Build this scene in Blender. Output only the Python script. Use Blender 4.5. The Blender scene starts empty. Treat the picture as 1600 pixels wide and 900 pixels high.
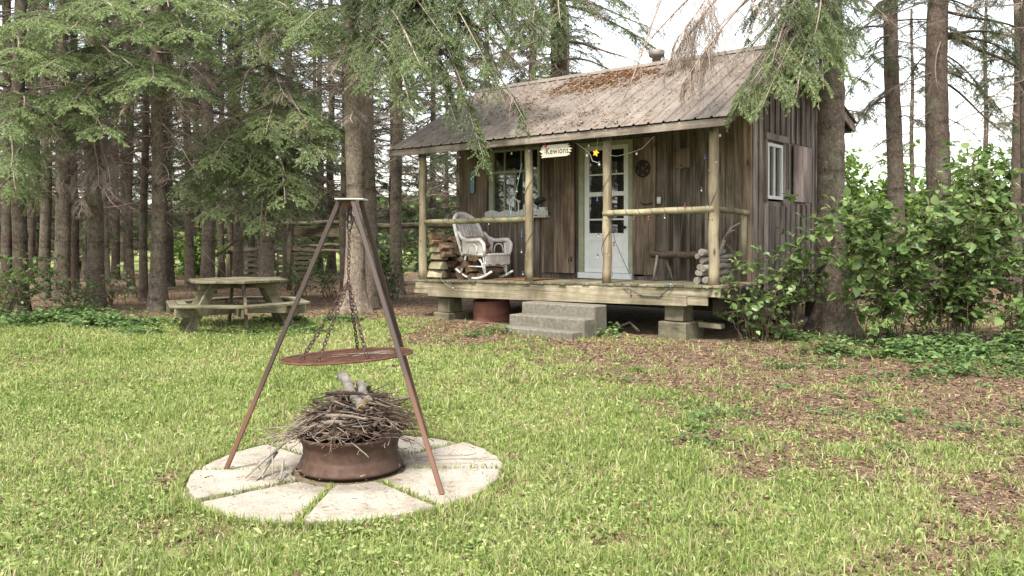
import bpy, math, random
import numpy as np
from mathutils import Vector, Matrix
R = math.radians; PI = math.pi
sc = bpy.context.scene; COL = sc.collection

# ------------------------------------------------------------ camera, sky, sun, exposure
cam = bpy.data.objects.new('camera', bpy.data.cameras.new('camera')); COL.objects.link(cam)
cam.location = (0, 0, 1.45); cam.rotation_euler = (R(90), 0, 0)
cam.data.sensor_width = 36; cam.data.lens = 36*1290/1600
cam.data.shift_y = -(450-372)/1600
cam.data.clip_start = .05; cam.data.clip_end = 2000
sc.camera = cam
SUN_EL, SUN_AZ = 58, -158          # azimuth of the light source, degrees from +Y towards +X
w = bpy.data.worlds.new('World'); sc.world = w; w.use_nodes = True
nt = w.node_tree; bg = nt.nodes['Background']
sky = nt.nodes.new('ShaderNodeTexSky'); sky.sky_type = 'NISHITA'; sky.sun_disc = False
sky.sun_elevation = R(SUN_EL); sky.sun_rotation = R(SUN_AZ); sky.air_density = 1.6; sky.dust_density = 1.5; sky.ozone_density = 1.0
hs = nt.nodes.new('ShaderNodeHueSaturation'); hs.inputs['Saturation'].default_value = .30; hs.inputs['Value'].default_value = 1.0
nt.links.new(sky.outputs[0], hs.inputs['Color']); nt.links.new(hs.outputs[0], bg.inputs[0])
bg.inputs[1].default_value = .12
sl = bpy.data.lights.new('sun', 'SUN'); sun = bpy.data.objects.new('sun', sl); COL.objects.link(sun)
sl.energy = 2.4; sl.angle = R(11); sl.color = (1, .95, .87)
sd = Vector((math.sin(R(SUN_AZ))*math.cos(R(SUN_EL)), math.cos(R(SUN_AZ))*math.cos(R(SUN_EL)), math.sin(R(SUN_EL))))
sun.rotation_euler = sd.to_track_quat('Z', 'Y').to_euler()
sc.view_settings.view_transform = 'Standard'; sc.view_settings.look = 'None'
sc.view_settings.gamma = 1; sc.view_settings.use_curve_mapping = False
sc.view_settings.exposure = 1.8
sc.render.engine = 'CYCLES'
sc.cycles.max_bounces = 7; sc.cycles.diffuse_bounces = 4; sc.cycles.transparent_max_bounces = 6
sc.cycles.use_denoising = True

F = 1290.0
def at(px, py, Y): return np.array([(px-800)/F*Y, Y, 1.45-(py-372)/F*Y])
def gz(y):
    t = min(1, max(0, (y-8.5)/3.0)); return .10*t*t*(3-2*t)
def G(px, py):
    Y = 1.45*F/(py-372)
    for _ in range(8): Y = (1.45-gz(Y))*F/(py-372)
    return ((px-800)/F*Y, Y, gz(Y))
CO = np.array([2.67, 10.6]); CU = np.array([-.7683, .6401]); CV = np.array([.6401, .7683]); ROT = math.atan2(-CU[1], -CU[0])
def L(a, b, z):
    p = CO+a*CU+b*CV; return (float(p[0]), float(p[1]), z)
def zd(a): return .835-.018*a

# ------------------------------------------------------------ materials
def mat(name, build, disp=False):
    m = bpy.data.materials.new(name); m.use_nodes = True; t = m.node_tree
    b = t.nodes['Principled BSDF']; build(t, b); return m
def N(t, k, **kw):
    n = t.nodes.new(k)
    for a, v in kw.items():
        if a.startswith('i_'): n.inputs[int(a[2:]) if a[2:].isdigit() else a[2:]].default_value = v
        else: setattr(n, a, v)
    return n
def noise(t, scale, detail=4, rough=.6, sc3=(1, 1, 1), coord='Object', w=None):
    tc = N(t, 'ShaderNodeTexCoord'); mp = N(t, 'ShaderNodeMapping'); mp.inputs['Scale'].default_value = sc3
    t.links.new(tc.outputs[coord], mp.inputs[0])
    n = N(t, 'ShaderNodeTexNoise'); n.inputs['Scale'].default_value = scale; n.inputs['Detail'].default_value = detail; n.inputs['Roughness'].default_value = rough
    t.links.new(mp.outputs[0], n.inputs['Vector'])
    return n, mp
def ramp(t, src, stops):
    r = N(t, 'ShaderNodeValToRGB'); e = r.color_ramp.elements
    while len(e) < len(stops): e.new(.5)
    for k, (p, c) in enumerate(stops): e[k].position = p; e[k].color = (*c, 1)
    t.links.new(src, r.inputs[0]); return r
def mix(t, a, b, f, mode='MIX'):
    m = N(t, 'ShaderNodeMix', data_type='RGBA', blend_type=mode)
    for s, i in ((a, 6), (b, 7), (f, 0)):
        if hasattr(s, 'links') or isinstance(s, bpy.types.NodeSocket): t.links.new(s, m.inputs[i])
        else: m.inputs[i].default_value = (*s, 1) if isinstance(s, tuple) else s
    return m.outputs[2]
def bump(t, b, src, strength=.4, dist=.01):
    n = N(t, 'ShaderNodeBump'); n.inputs['Strength'].default_value = strength; n.inputs['Distance'].default_value = dist
    t.links.new(src, n.inputs['Height']); t.links.new(n.outputs[0], b.inputs['Normal'])
def island(t):
    return N(t, 'ShaderNodeNewGeometry').outputs['Random Per Island']

def wood(name, dark, mid, light, grain=(1, 1, .05), scale=22, rough=.85, moss=None, knots=True, redden=None):
    """weathered board: streaks along the long axis, big stains, each board its own tone"""
    def bld(t, b):
        n1, mp = noise(t, scale, 6, .65, grain)
        isl = island(t)
        off = N(t, 'ShaderNodeVectorMath', operation='SCALE'); off.inputs[0].default_value = (37, 51, 23); t.links.new(isl, off.inputs['Scale'])
        add = N(t, 'ShaderNodeVectorMath', operation='ADD'); t.links.new(mp.outputs[0], add.inputs[0]); t.links.new(off.outputs[0], add.inputs[1])
        t.links.new(add.outputs[0], n1.inputs['Vector'])
        c = ramp(t, n1.outputs[0], [(.28, dark), (.5, mid), (.72, light)]).outputs[0]
        n2, mp2 = noise(t, 1.7, 4, .6, (1, 1, .5))
        add2 = N(t, 'ShaderNodeVectorMath', operation='ADD'); t.links.new(mp2.outputs[0], add2.inputs[0]); t.links.new(off.outputs[0], add2.inputs[1]); t.links.new(add2.outputs[0], n2.inputs['Vector'])
        st = ramp(t, n2.outputs[0], [(.38, (.26, .235, .21)), (.60, (1.05, 1.05, 1.05))]).outputs[0]
        c = mix(t, c, st, .75, 'MULTIPLY')
        if redden:
            n5, _ = noise(t, 2.3, 3, .6, (1, 1, .35)); c = mix(t, c, redden, ramp(t, n5.outputs[0], [(.5, (0, 0, 0)), (.7, (.55, .55, .55))]).outputs[0])
        v = ramp(t, isl, [(0, (.62, .60, .58)), (.5, (.95, .95, .95)), (1, (1.35, 1.3, 1.25))]).outputs[0]
        c = mix(t, c, v, .8, 'MULTIPLY')
        if moss:
            n3, _ = noise(t, 5, 5, .7); c = mix(t, c, moss, ramp(t, n3.outputs[0], [(.47, (0, 0, 0)), (.68, (.5, .5, .5))]).outputs[0])
        if knots:
            vo = N(t, 'ShaderNodeTexVoronoi'); vo.inputs['Scale'].default_value = 3.2
            mk = N(t, 'ShaderNodeMapping'); mk.inputs['Scale'].default_value = tuple(1.3 if g < .5 else 2.6 for g in grain)
            t.links.new(add.outputs[0], mk.inputs[0])
            tc = N(t, 'ShaderNodeTexCoord'); mm = N(t, 'ShaderNodeMapping'); mm.inputs['Scale'].default_value = tuple(.55 if g < .5 else 1.6 for g in grain)
            t.links.new(tc.outputs['Object'], mm.inputs[0]); t.links.new(mm.outputs[0], vo.inputs['Vector'])
            c = mix(t, (.03, .02, .013), c, ramp(t, vo.outputs['Distance'], [(.03, (.1, .1, .1)), (.12, (1, 1, 1))]).outputs[0])
        t.links.new(c, b.inputs['Base Color']); b.inputs['Roughness'].default_value = rough; b.inputs['Specular IOR Level'].default_value = .2
        bump(t, b, n1.outputs[0], .7, .004)
    return mat(name, bld)
def plain(name, col, rough=.6, metal=0, var=.25, scale=30, bmp=.15, spec=.4, dirt=None):
    def bld(t, b):
        n, _ = noise(t, scale, 5, .6)
        c = ramp(t, n.outputs[0], [(.3, tuple(x*(1-var) for x in col)), (.7, tuple(min(1, x*(1+var)) for x in col))]).outputs[0]
        if dirt:
            n2, _ = noise(t, scale*.22, 5, .7); c = mix(t, c, dirt, ramp(t, n2.outputs[0], [(.48, (0, 0, 0)), (.68, (.8, .8, .8))]).outputs[0])
        t.links.new(c, b.inputs['Base Color']); b.inputs['Roughness'].default_value = rough; b.inputs['Metallic'].default_value = metal; b.inputs['Specular IOR Level'].default_value = spec
        if bmp: bump(t, b, n.outputs[0], bmp, .01)
    return mat(name, bld)
def leafm(name, stops, trans=.35, tipcol=None, rough=.5, spec=.3):
    def bld(t, b):
        a = N(t, 'ShaderNodeAttribute', attribute_name='rnd')
        c = ramp(t, a.outputs['Fac'], stops).outputs[0]
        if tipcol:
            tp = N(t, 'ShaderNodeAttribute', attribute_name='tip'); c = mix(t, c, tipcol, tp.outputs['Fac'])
        t.links.new(c, b.inputs['Base Color']); b.inputs['Roughness'].default_value = rough; b.inputs['Specular IOR Level'].default_value = spec
        tr = N(t, 'ShaderNodeBsdfTranslucent'); t.links.new(c, tr.inputs[0])
        ms = N(t, 'ShaderNodeMixShader'); ms.inputs[0].default_value = trans
        out = t.nodes['Material Output']; t.links.new(b.outputs[0], ms.inputs[1]); t.links.new(tr.outputs[0], ms.inputs[2]); t.links.new(ms.outputs[0], out.inputs[0])
    return mat(name, bld)

def bark_m(name, dark, mid, light, lichen=(.20, .22, .15)):
    def bld(t, b):
        n1, _ = noise(t, 26, 7, .72, (1, 1, .45))
        vo = N(t, 'ShaderNodeTexVoronoi', feature='DISTANCE_TO_EDGE'); vo.inputs['Scale'].default_value = 46
        tc = N(t, 'ShaderNodeTexCoord'); mp = N(t, 'ShaderNodeMapping'); mp.inputs['Scale'].default_value = (1, 1, .42)
        nw, _ = noise(t, 9, 3, .6)
        wv = mix(t, tc.outputs['Object'], nw.outputs['Color'], .16); t.links.new(wv, mp.inputs[0]); t.links.new(mp.outputs[0], vo.inputs['Vector'])
        c = ramp(t, n1.outputs[0], [(.3, dark), (.5, mid), (.7, light)]).outputs[0]
        c = mix(t, tuple(x*.35 for x in dark), c, ramp(t, vo.outputs['Distance'], [(0, (.5, .5, .5)), (.22, (1, 1, 1))]).outputs[0])
        n2, _ = noise(t, 2.2, 5, .65); c = mix(t, c, lichen, ramp(t, n2.outputs[0], [(.52, (0, 0, 0)), (.7, (.55, .55, .55))]).outputs[0])
        n4, _ = noise(t, 3.4, 6, .7, (1, 1, 1.7)); c = mix(t, c, ramp(t, n4.outputs[0], [(.34, (.38, .34, .31)), (.48, (1, 1, 1)), (.68, (1.15, 1.13, 1.1))]).outputs[0], .9, 'MULTIPLY')
        n6, _ = noise(t, 11, 3, .6, (1, 1, 2.5)); c = mix(t, c, tuple(x*.5 for x in dark), ramp(t, n6.outputs[0], [(.62, (0, 0, 0)), (.72, (.8, .8, .8))]).outputs[0])
        t.links.new(c, b.inputs['Base Color']); b.inputs['Roughness'].default_value = .95; b.inputs['Specular IOR Level'].default_value = .1
        ad = N(t, 'ShaderNodeMath', operation='ADD'); t.links.new(n1.outputs[0], ad.inputs[0]); t.links.new(ramp(t, vo.outputs['Distance'], [(0, (0, 0, 0)), (.2, (.5, .5, .5))]).outputs[0], ad.inputs[1])
        bump(t, b, ad.outputs[0], .9, .012)
    return mat(name, bld)

M = {}
M['board'] = wood('weathered_board', (.045, .036, .028), (.155, .127, .10), (.30, .26, .215), scale=26, redden=(.115, .08, .055))
M['board_side'] = wood('weathered_side_board', (.07, .06, .052), (.195, .165, .142), (.34, .30, .265), scale=26)
M['shutter'] = wood('shutter_board', (.075, .052, .035), (.20, .15, .11), (.34, .275, .215), scale=24)
M['fascia'] = wood('fascia_board', (.08, .065, .052), (.20, .17, .14), (.31, .275, .235), grain=(.05, 1, 1), scale=26)
M['rake'] = wood('rake_board', (.09, .075, .06), (.20, .165, .14), (.3, .26, .22), grain=(1, .12, .3), scale=26)
M['beam'] = wood('deck_beam', (.095, .08, .055), (.225, .195, .14), (.34, .305, .23), grain=(.05, 1, 1), scale=22, moss=(.12, .135, .05), knots=False)
M['deck'] = wood('deck_board', (.07, .06, .04), (.17, .15, .105), (.26, .23, .17), grain=(1, .05, 1), scale=24, moss=(.12, .14, .05), knots=False)
M['log'] = wood('peeled_log', (.13, .10, .06), (.27, .22, .145), (.38, .325, .23), scale=14, moss=(.19, .18, .10), knots=True)
M['log_h'] = wood('peeled_rail', (.14, .115, .065), (.28, .245, .15), (.40, .355, .235), grain=(.06, 1, 1), scale=14, moss=(.17, .175, .085), knots=False)
M['picnic'] = wood('picnic_wood', (.06, .052, .035), (.135, .12, .08), (.21, .19, .135), grain=(.15, 1, 1), scale=18, moss=(.085, .10, .04), knots=False)
M['oldwood'] = wood('old_wood', (.06, .05, .035), (.17, .14, .10), (.28, .24, .18), grain=(.15, 1, 1), scale=18, moss=(.10, .115, .045), knots=False)
M['block'] = wood('block_wood', (.055, .048, .033), (.125, .11, .08), (.18, .16, .12), grain=(.3, 1, 1), scale=14, moss=(.15, .17, .07), knots=False)
M['under'] = plain('dark_timber', (.06, .05, .04), .95, 0, .3, 9, .1, .05)
M['split'] = wood('split_wood', (.10, .06, .036), (.215, .14, .088), (.33, .245, .165), grain=(1, .2, 1), scale=14, knots=False)
M['split_pale'] = wood('split_wood_pale', (.16, .13, .08), (.29, .25, .165), (.39, .35, .25), grain=(.2, 1, 1), scale=12, knots=False, moss=(.23, .23, .12))
M['logbark'] = plain('log_bark', (.11, .08, .06), .95, 0, .5, 40, .8, .1)
M['grey_branch'] = plain('grey_branch', (.215, .185, .155), .9, 0, .35, 30, .5, .1)
M['birch'] = plain('grey_log_bark', (.24, .215, .185), .85, 0, .3, 25, .5, .15, dirt=(.13, .10, .08))
M['cut'] = plain('cut_wood', (.50, .33, .14), .8, 0, .3, 40, .2, .2)
M['twig'] = plain('twig_bark', (.125, .085, .062), .9, 0, .55, 18, .3, .1)
M['deadtwig'] = plain('dead_twig', (.27, .215, .175), .95, 0, .45, 3, 0, .05)
M['sage'] = plain('sage_paint', (.27, .285, .195), .6, 0, .15, 12, .1, .3, dirt=(.17, .18, .11))
M['deadtwig_dark'] = plain('dead_twig_dark', (.13, .10, .08), .95, 0, .45, 3, 0, .05)
M['white'] = plain('white_paint', (.62, .62, .60), .5, 0, .06, 8, .05, .4, dirt=(.54, .54, .51))
M['wicker'] = plain('white_wicker', (.62, .59, .56), .6, 0, .15, 60, .4, .3, dirt=(.38, .34, .29))
M['weave'] = plain('wicker_weave', (.46, .42, .38), .8, 0, .3, 90, .6, .2)
M['rust'] = plain('rusty_iron', (.075, .042, .028), .7, .35, .4, 14, .5, .4, dirt=(.05, .03, .024))
M['rust_grill'] = plain('rusty_grill', (.11, .052, .034), .85, .1, .5, 20, .4, .2, dirt=(.055, .036, .03))
M['chain'] = plain('rusty_chain', (.075, .05, .04), .8, .4, .3, 40, .2, .3)
M['drum'] = plain('rusty_drum', (.17, .075, .055), .85, 0, .25, 5, .2, .1)
M['concrete'] = plain('step_concrete', (.15, .135, .108), .95, 0, .3, 22, .5, .15, dirt=(.095, .092, .065))
def slabm(t, b):
    n1, _ = noise(t, 5, 8, .7); n2, _ = noise(t, 70, 4, .7); n3, _ = noise(t, 1.6, 5, .65)
    c = ramp(t, n1.outputs[0], [(.3, (.225, .195, .155)), (.5, (.33, .295, .245)), (.7, (.39, .355, .305))]).outputs[0]
    c = mix(t, c, (.20, .175, .135), ramp(t, n3.outputs[0], [(.5, (0, 0, 0)), (.66, (.6, .6, .6))]).outputs[0])
    c = mix(t, c, ramp(t, n2.outputs[0], [(.35, (.7, .68, .65)), (.6, (1.05, 1.05, 1.05))]).outputs[0], .8, 'MULTIPLY')
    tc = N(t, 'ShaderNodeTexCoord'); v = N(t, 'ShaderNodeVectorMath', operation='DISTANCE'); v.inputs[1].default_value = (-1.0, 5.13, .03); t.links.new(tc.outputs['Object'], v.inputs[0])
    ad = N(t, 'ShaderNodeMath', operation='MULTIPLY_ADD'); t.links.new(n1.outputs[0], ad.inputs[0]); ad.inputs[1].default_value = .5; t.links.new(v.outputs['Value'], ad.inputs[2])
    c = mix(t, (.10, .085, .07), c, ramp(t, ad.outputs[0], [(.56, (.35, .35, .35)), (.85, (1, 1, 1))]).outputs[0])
    t.links.new(c, b.inputs['Base Color']); b.inputs['Roughness'].default_value = .95; b.inputs['Specular IOR Level'].default_value = .1
    hh = N(t, 'ShaderNodeMath', operation='ADD'); t.links.new(n1.outputs[0], hh.inputs[0]); t.links.new(n2.outputs[0], hh.inputs[1]); bump(t, b, hh.outputs[0], .6, .012)
M['slab'] = mat('slab_stone', slabm)
M['black'] = plain('black_plastic', (.02, .02, .022), .5, 0, .2, 9, 0)
M['cord'] = plain('green_cord', (.03, .045, .035), .6, 0, .2, 9, 0)
M['cordw'] = plain('pale_cord', (.26, .25, .22), .6, 0, .2, 9, 0)
M['bulb'] = plain('frosted_bulb', (.34, .33, .30), .2, 0, .05, 9, 0)
M['star'] = plain('yellow_star', (.85, .42, .03), .4, 0, .1, 9, 0)
M['red'] = plain('red_paint', (.30, .02, .025), .4, 0, .1, 9, 0)
M['blue'] = plain('blue_glass', (.03, .09, .25), .25, 0, .1, 9, 0)
M['teal'] = plain('teal_glass', (.16, .30, .34), .25, 0, .35, 14, .1, .6)
M['teal_rim'] = plain('dark_blue_rim', (.015, .03, .045), .4, 0, .1, 9, 0)
M['iron'] = plain('dark_iron', (.03, .024, .02), .7, .3, .3, 20, .2)
M['signw'] = plain('sign_wood', (.42, .38, .30), .8, 0, .12, 30, .2, .2)
M['ink'] = plain('sign_ink', (.035, .03, .025), .8, 0, .1, 9, 0)
M['flue'] = plain('flue_metal', (.20, .165, .15), .6, .4, .3, 12, .1)
M['curtain'] = plain('curtain', (.20, .26, .27), .9, 0, .25, 5, 0, .1)
M['mat'] = plain('door_mat', (.19, .095, .05), 1, 0, .4, 80, .6, .05)
def steel(t, b):
    n, _ = noise(t, 10, 5, .6, (1, 1, .3)); tc = N(t, 'ShaderNodeTexCoord'); sx = N(t, 'ShaderNodeSeparateXYZ'); t.links.new(tc.outputs['Object'], sx.inputs[0])
    ad = N(t, 'ShaderNodeMath', operation='MULTIPLY_ADD'); t.links.new(n.outputs[0], ad.inputs[0]); ad.inputs[1].default_value = .5; t.links.new(sx.outputs[2], ad.inputs[2])
    c = ramp(t, ad.outputs[0], [(.6, (.15, .075, .05)), (1.0, (.06, .042, .036))]).outputs[0]
    t.links.new(c, b.inputs['Base Color']); b.inputs['Roughness'].default_value = .6; b.inputs['Metallic'].default_value = .15; b.inputs['Specular IOR Level'].default_value = .35
M['steel'] = mat('tripod_steel', steel)
def glass(t, b):
    b.inputs['Base Color'].default_value = (.012, .014, .016, 1); b.inputs['Roughness'].default_value = .02; b.inputs['Specular IOR Level'].default_value = 1.0; b.inputs['Coat Weight'].default_value = 1; b.inputs['Coat Roughness'].default_value = .02; b.inputs['Coat IOR'].default_value = 1.9
    n, _ = noise(t, 3, 2, .5); bump(t, b, n.outputs[0], .05, .01)
M['glass'] = mat('window_glass', glass)
def roofm(t, b):
    n, _ = noise(t, 3, 6, .65, (1.2, .5, .5)); n2, _ = noise(t, 30, 5, .7)
    c = ramp(t, n.outputs[0], [(.3, (.13, .10, .082)), (.5, (.175, .143, .113)), (.7, (.24, .20, .165))]).outputs[0]
    c = mix(t, c, (.10, .07, .055), ramp(t, n2.outputs[0], [(.5, (0, 0, 0)), (.75, (.6, .6, .6))]).outputs[0])
    t.links.new(c, b.inputs['Base Color']); b.inputs['Roughness'].default_value = .6; b.inputs['Metallic'].default_value = .15
    bump(t, b, n2.outputs[0], .2, .003)
M['roof'] = mat('brown_ribbed_metal', roofm)
def weave(t, b):
    wv = N(t, 'ShaderNodeTexBrick')
    c1, c2 = (.50, .46, .42), (.36, .32, .29)
    tc = N(t, 'ShaderNodeTexCoord'); mp = N(t, 'ShaderNodeMapping'); mp.inputs['Scale'].default_value = (60, 60, 60); t.links.new(tc.outputs['Object'], mp.inputs[0])
    ch = N(t, 'ShaderNodeTexChecker'); ch.inputs['Scale'].default_value = 1; t.links.new(mp.outputs[0], ch.inputs[0])
    ch.inputs[1].default_value = (.54, .50, .46, 1); ch.inputs[2].default_value = (.26, .23, .20, 1)
    n, _ = noise(t, 8, 3, .6); c = mix(t, ch.outputs[0], (.62, .58, .54), ramp(t, n.outputs[0], [(.4, (0, 0, 0)), (.7, (.7, .7, .7))]).outputs[0])
    t.links.new(c, b.inputs['Base Color']); b.inputs['Roughness'].default_value = .8; bump(t, b, ch.outputs[1], .6, .004)
M['weave'] = mat('wicker_weave_panel', weave)

M['bark_a'] = bark_m('spruce_bark_light', (.14, .105, .08), (.28, .225, .175), (.42, .355, .285))
M['bark_b'] = bark_m('spruce_bark_brown', (.08, .062, .048), (.165, .132, .102), (.27, .22, .175))
M['bark_c'] = bark_m('spruce_bark_dark', (.06, .044, .034), (.12, .093, .073), (.19, .15, .12))
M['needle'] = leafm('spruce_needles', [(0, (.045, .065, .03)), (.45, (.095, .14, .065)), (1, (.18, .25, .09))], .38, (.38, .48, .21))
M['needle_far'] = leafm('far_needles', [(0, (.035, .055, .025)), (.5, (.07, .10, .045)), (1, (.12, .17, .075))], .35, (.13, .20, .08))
M['leaf'] = leafm('shrub_leaves', [(0, (.045, .08, .025)), (.5, (.11, .175, .05)), (1, (.23, .32, .105))], .4, spec=.4, rough=.4)
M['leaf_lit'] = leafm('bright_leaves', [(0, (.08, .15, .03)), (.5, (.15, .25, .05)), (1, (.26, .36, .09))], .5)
M['cover'] = leafm('cover_leaves', [(0, (.05, .09, .03)), (.5, (.12, .19, .06)), (1, (.24, .34, .13))], .4)
M['grass'] = leafm('grass_blades', [(0, (.11, .17, .035)), (.35, (.21, .28, .07)), (.66, (.355, .41, .135)), (.82, (.47, .48, .22)), (.9, (.52, .47, .30)), (1, (.40, .31, .18))], .45)
M['clover'] = leafm('clover_leaves', [(0, (.10, .15, .045)), (.5, (.23, .29, .085)), (1, (.38, .43, .17))], .4)
M['litter'] = leafm('needle_litter', [(0, (.06, .036, .022)), (.4, (.16, .095, .056)), (.8, (.29, .18, .105)), (1, (.41, .30, .19))], .05)

# ------------------------------------------------------------ value noise
class VN:
    def __init__(s, seed): s.g = np.random.default_rng(seed).random((256, 256))
    def __call__(s, x, y):
        x = np.asarray(x, float); y = np.asarray(y, float)
        xi = np.floor(x).astype(int); yi = np.floor(y).astype(int); fx = x-xi; fy = y-yi
        fx = fx*fx*(3-2*fx); fy = fy*fy*(3-2*fy); g = s.g
        a = g[xi % 256, yi % 256]; b = g[(xi+1) % 256, yi % 256]; c = g[xi % 256, (yi+1) % 256]; d = g[(xi+1) % 256, (yi+1) % 256]
        return (a*(1-fx)+b*fx)*(1-fy)+(c*(1-fx)+d*fx)*fy
    def fbm(s, x, y, o=4):
        r = 0; k = 1; t = 0
        for i in range(o): r = r+s(x*2**i+17*i, y*2**i+31*i)*k; t += k; k *= .55
        return r/t
vn = VN(5)
def sst(a, b, x): t = np.clip((x-a)/(b-a), 0, 1); return t*t*(3-2*t)
def gzv(x, y): return .10*sst(8.5, 11.5, y)+(vn.fbm(x*.7+9, y*.7, 3)-.5)*.05*np.clip((np.abs(np.hypot(x+1, y-5.1))-1.0)*2, 0, 1)
def litter(x, y):
    q = x*.9+(y-4)*.28
    a = sst(-.3, 3.6, q)*.92
    a = np.maximum(a, sst(12.8, 14.4, y)*.97)
    a = np.maximum(a, sst(9.8, 11.2, y)*sst(-2.4, -.8, x)*.9)
    n = vn.fbm(x*1.1, y*1.1, 4)-.5; n2 = vn.fbm(x*4+50, y*4, 3)-.5
    n3 = vn.fbm(x*9+11, y*9+7, 2)-.5; a = a+n*1.0+n2*1.0+n3*.7-.02
    a = a+sst(.60, .74, vn.fbm(x*1.5+90, y*1.5+33, 3))*.25
    rr = np.hypot(x+1.0, y-5.07); a = np.maximum(a, (1-sst(.98, 1.16, rr+.25*(vn.fbm(x*3, y*3, 2)-.5)))*.8)
    a = np.where(y > 30, a-sst(30, 36, y)*1.5, a)
    return np.clip(a, 0, 1)

# ------------------------------------------------------------ mesh helpers
def link(name, me, parent=None, mats=None):
    o = bpy.data.objects.new(name, me); COL.objects.link(o)
    if parent is not None: o.parent = parent
    if mats is not None:
        for m in (mats if isinstance(mats, (list, tuple)) else [mats]): me.materials.append(m)
    return o
def tri_mesh(name, V, T, attrs=None):
    me = bpy.data.meshes.new(name); V = np.ascontiguousarray(V, np.float32); T = np.ascontiguousarray(T, np.int32)
    me.vertices.add(len(V)); me.vertices.foreach_set('co', V.ravel())
    me.loops.add(T.size); me.loops.foreach_set('vertex_index', T.ravel())
    me.polygons.add(len(T)); me.polygons.foreach_set('loop_start', np.arange(0, T.size, 3, dtype=np.int32))
    me.update(calc_edges=True)
    for k, a in (attrs or {}).items():
        at_ = me.attributes.new(k, 'FLOAT', 'POINT'); at_.data.foreach_set('value', np.ascontiguousarray(a, np.float32))
    return me
class MB:
    def __init__(s): s.v = []; s.f = []; s.sm = []
    def add(s, vs, fs, smooth=False):
        n = len(s.v); s.v += [tuple(p) for p in vs]; s.f += [tuple(i+n for i in f) for f in fs]; s.sm += [smooth]*len(fs); return s
    def box(s, x0, x1, y0, y1, z0, z1, jit=0, rot=None, rnd=random):
        x0, x1 = sorted((x0, x1)); y0, y1 = sorted((y0, y1)); z0, z1 = sorted((z0, z1))
        vs = [Vector((x, y, z)) for z in (z0, z1) for y in (y0, y1) for x in (x0, x1)]
        if jit: vs = [v+Vector((rnd.uniform(-jit, jit), rnd.uniform(-jit, jit), rnd.uniform(-jit, jit))) for v in vs]
        if rot is not None: vs = [rot @ v for v in vs]
        return s.add(vs, [(0, 2, 3, 1), (4, 5, 7, 6), (0, 1, 5, 4), (2, 6, 7, 3), (1, 3, 7, 5), (0, 4, 6, 2)])
    def beam(s, p, q, w, h, up=(0, 0, 1)):
        p = Vector(p); q = Vector(q); d = (q-p).normalized(); sx = d.cross(Vector(up)).normalized(); u = sx.cross(d)
        vs = [e+sx*a*w/2+u*b*h/2 for e in (p, q) for b in (-1, 1) for a in (-1, 1)]
        return s.add(vs, [(0, 1, 3, 2), (4, 6, 7, 5), (0, 4, 5, 1), (2, 3, 7, 6), (1, 5, 7, 3), (0, 2, 6, 4)])
    def tube(s, pts, r, n=8, cap=True, closed=False, smooth=True, wob=0, rnd=random):
        P = [Vector(p) for p in pts]; m = len(P)
        if not hasattr(r, '__len__'): r = [r]*m
        vs = []; ref = None
        for i, p in enumerate(P):
            if closed: d = P[(i+1) % m]-P[i-1]
            else: d = P[min(i+1, m-1)]-P[max(i-1, 0)]
            d.normalize()
            if ref is None: ref = d.orthogonal().normalized()
            ref = (ref-d*ref.dot(d)).normalized(); c = d.cross(ref)
            for k in range(n):
                a = 2*PI*k/n; rr = r[i]*(1+(rnd.uniform(-wob, wob) if wob else 0)); vs.append(p+(ref*math.cos(a)+c*math.sin(a))*rr)
        fs = []
        for i in range(m if closed else m-1):
            j = (i+1) % m
            for k in range(n): fs.append((i*n+k, i*n+(k+1) % n, j*n+(k+1) % n, j*n+k))
        s.add(vs, fs, smooth)
        if cap and not closed:
            b = len(s.v)-len(vs); s.f.append(tuple(b+k for k in reversed(range(n)))); s.sm.append(False)
            s.f.append(tuple(b+(m-1)*n+k for k in range(n))); s.sm.append(False)
        return s
    def lathe(s, prof, n=32, c=(0, 0, 0), closed=False):
        vs = [(c[0]+r*math.cos(2*PI*k/n), c[1]+r*math.sin(2*PI*k/n), c[2]+z) for r, z in prof for k in range(n)]
        m = len(prof); fs = []
        for i in range(m if closed else m-1):
            j = (i+1) % m
            for k in range(n): fs.append((i*n+k, i*n+(k+1) % n, j*n+(k+1) % n, j*n+k))
        return s.add(vs, fs, True)
    def prism(s, poly, z0, z1, tf=None):
        n = len(poly); vs = [Vector((x, y, z)) for z in (z0, z1) for x, y in poly]
        if tf is not None: vs = [tf @ v for v in vs]
        return s.add(vs, [tuple(reversed(range(n))), tuple(range(n, 2*n))]+[(i, (i+1) % n, n+(i+1) % n, n+i) for i in range(n)])
    def ball(s, c, r, n=8, m=6, sq=(1, 1, 1)):
        vs = [(c[0], c[1], c[2]+r*sq[2])]
        for i in range(1, m):
            for k in range(n):
                a = PI*i/m; b = 2*PI*k/n; vs.append((c[0]+r*sq[0]*math.sin(a)*math.cos(b), c[1]+r*sq[1]*math.sin(a)*math.sin(b), c[2]+r*sq[2]*math.cos(a)))
        vs.append((c[0], c[1], c[2]-r*sq[2])); l = len(vs)-1; fs = [(0, 1+k, 1+(k+1) % n) for k in range(n)]
        for i in range(m-2):
            for k in range(n): fs.append((1+i*n+k, 1+(i+1)*n+k, 1+(i+1)*n+(k+1) % n, 1+i*n+(k+1) % n))
        fs += [(l, 1+(m-2)*n+(k+1) % n, 1+(m-2)*n+k) for k in range(n)]
        return s.add(vs, fs, True)
    def obj(s, name, m, parent=None, bevel=0, loc=None):
        me = bpy.data.meshes.new(name); me.from_pydata([tuple(v) for v in s.v], [], s.f); me.polygons.foreach_set('use_smooth', s.sm); me.update()
        o = link(name, me, parent, m)
        if bevel: b = o.modifiers.new('bevel', 'BEVEL'); b.width = bevel; b.segments = 1; b.limit_method = 'ANGLE'
        if loc: o.location = loc
        return o
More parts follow.
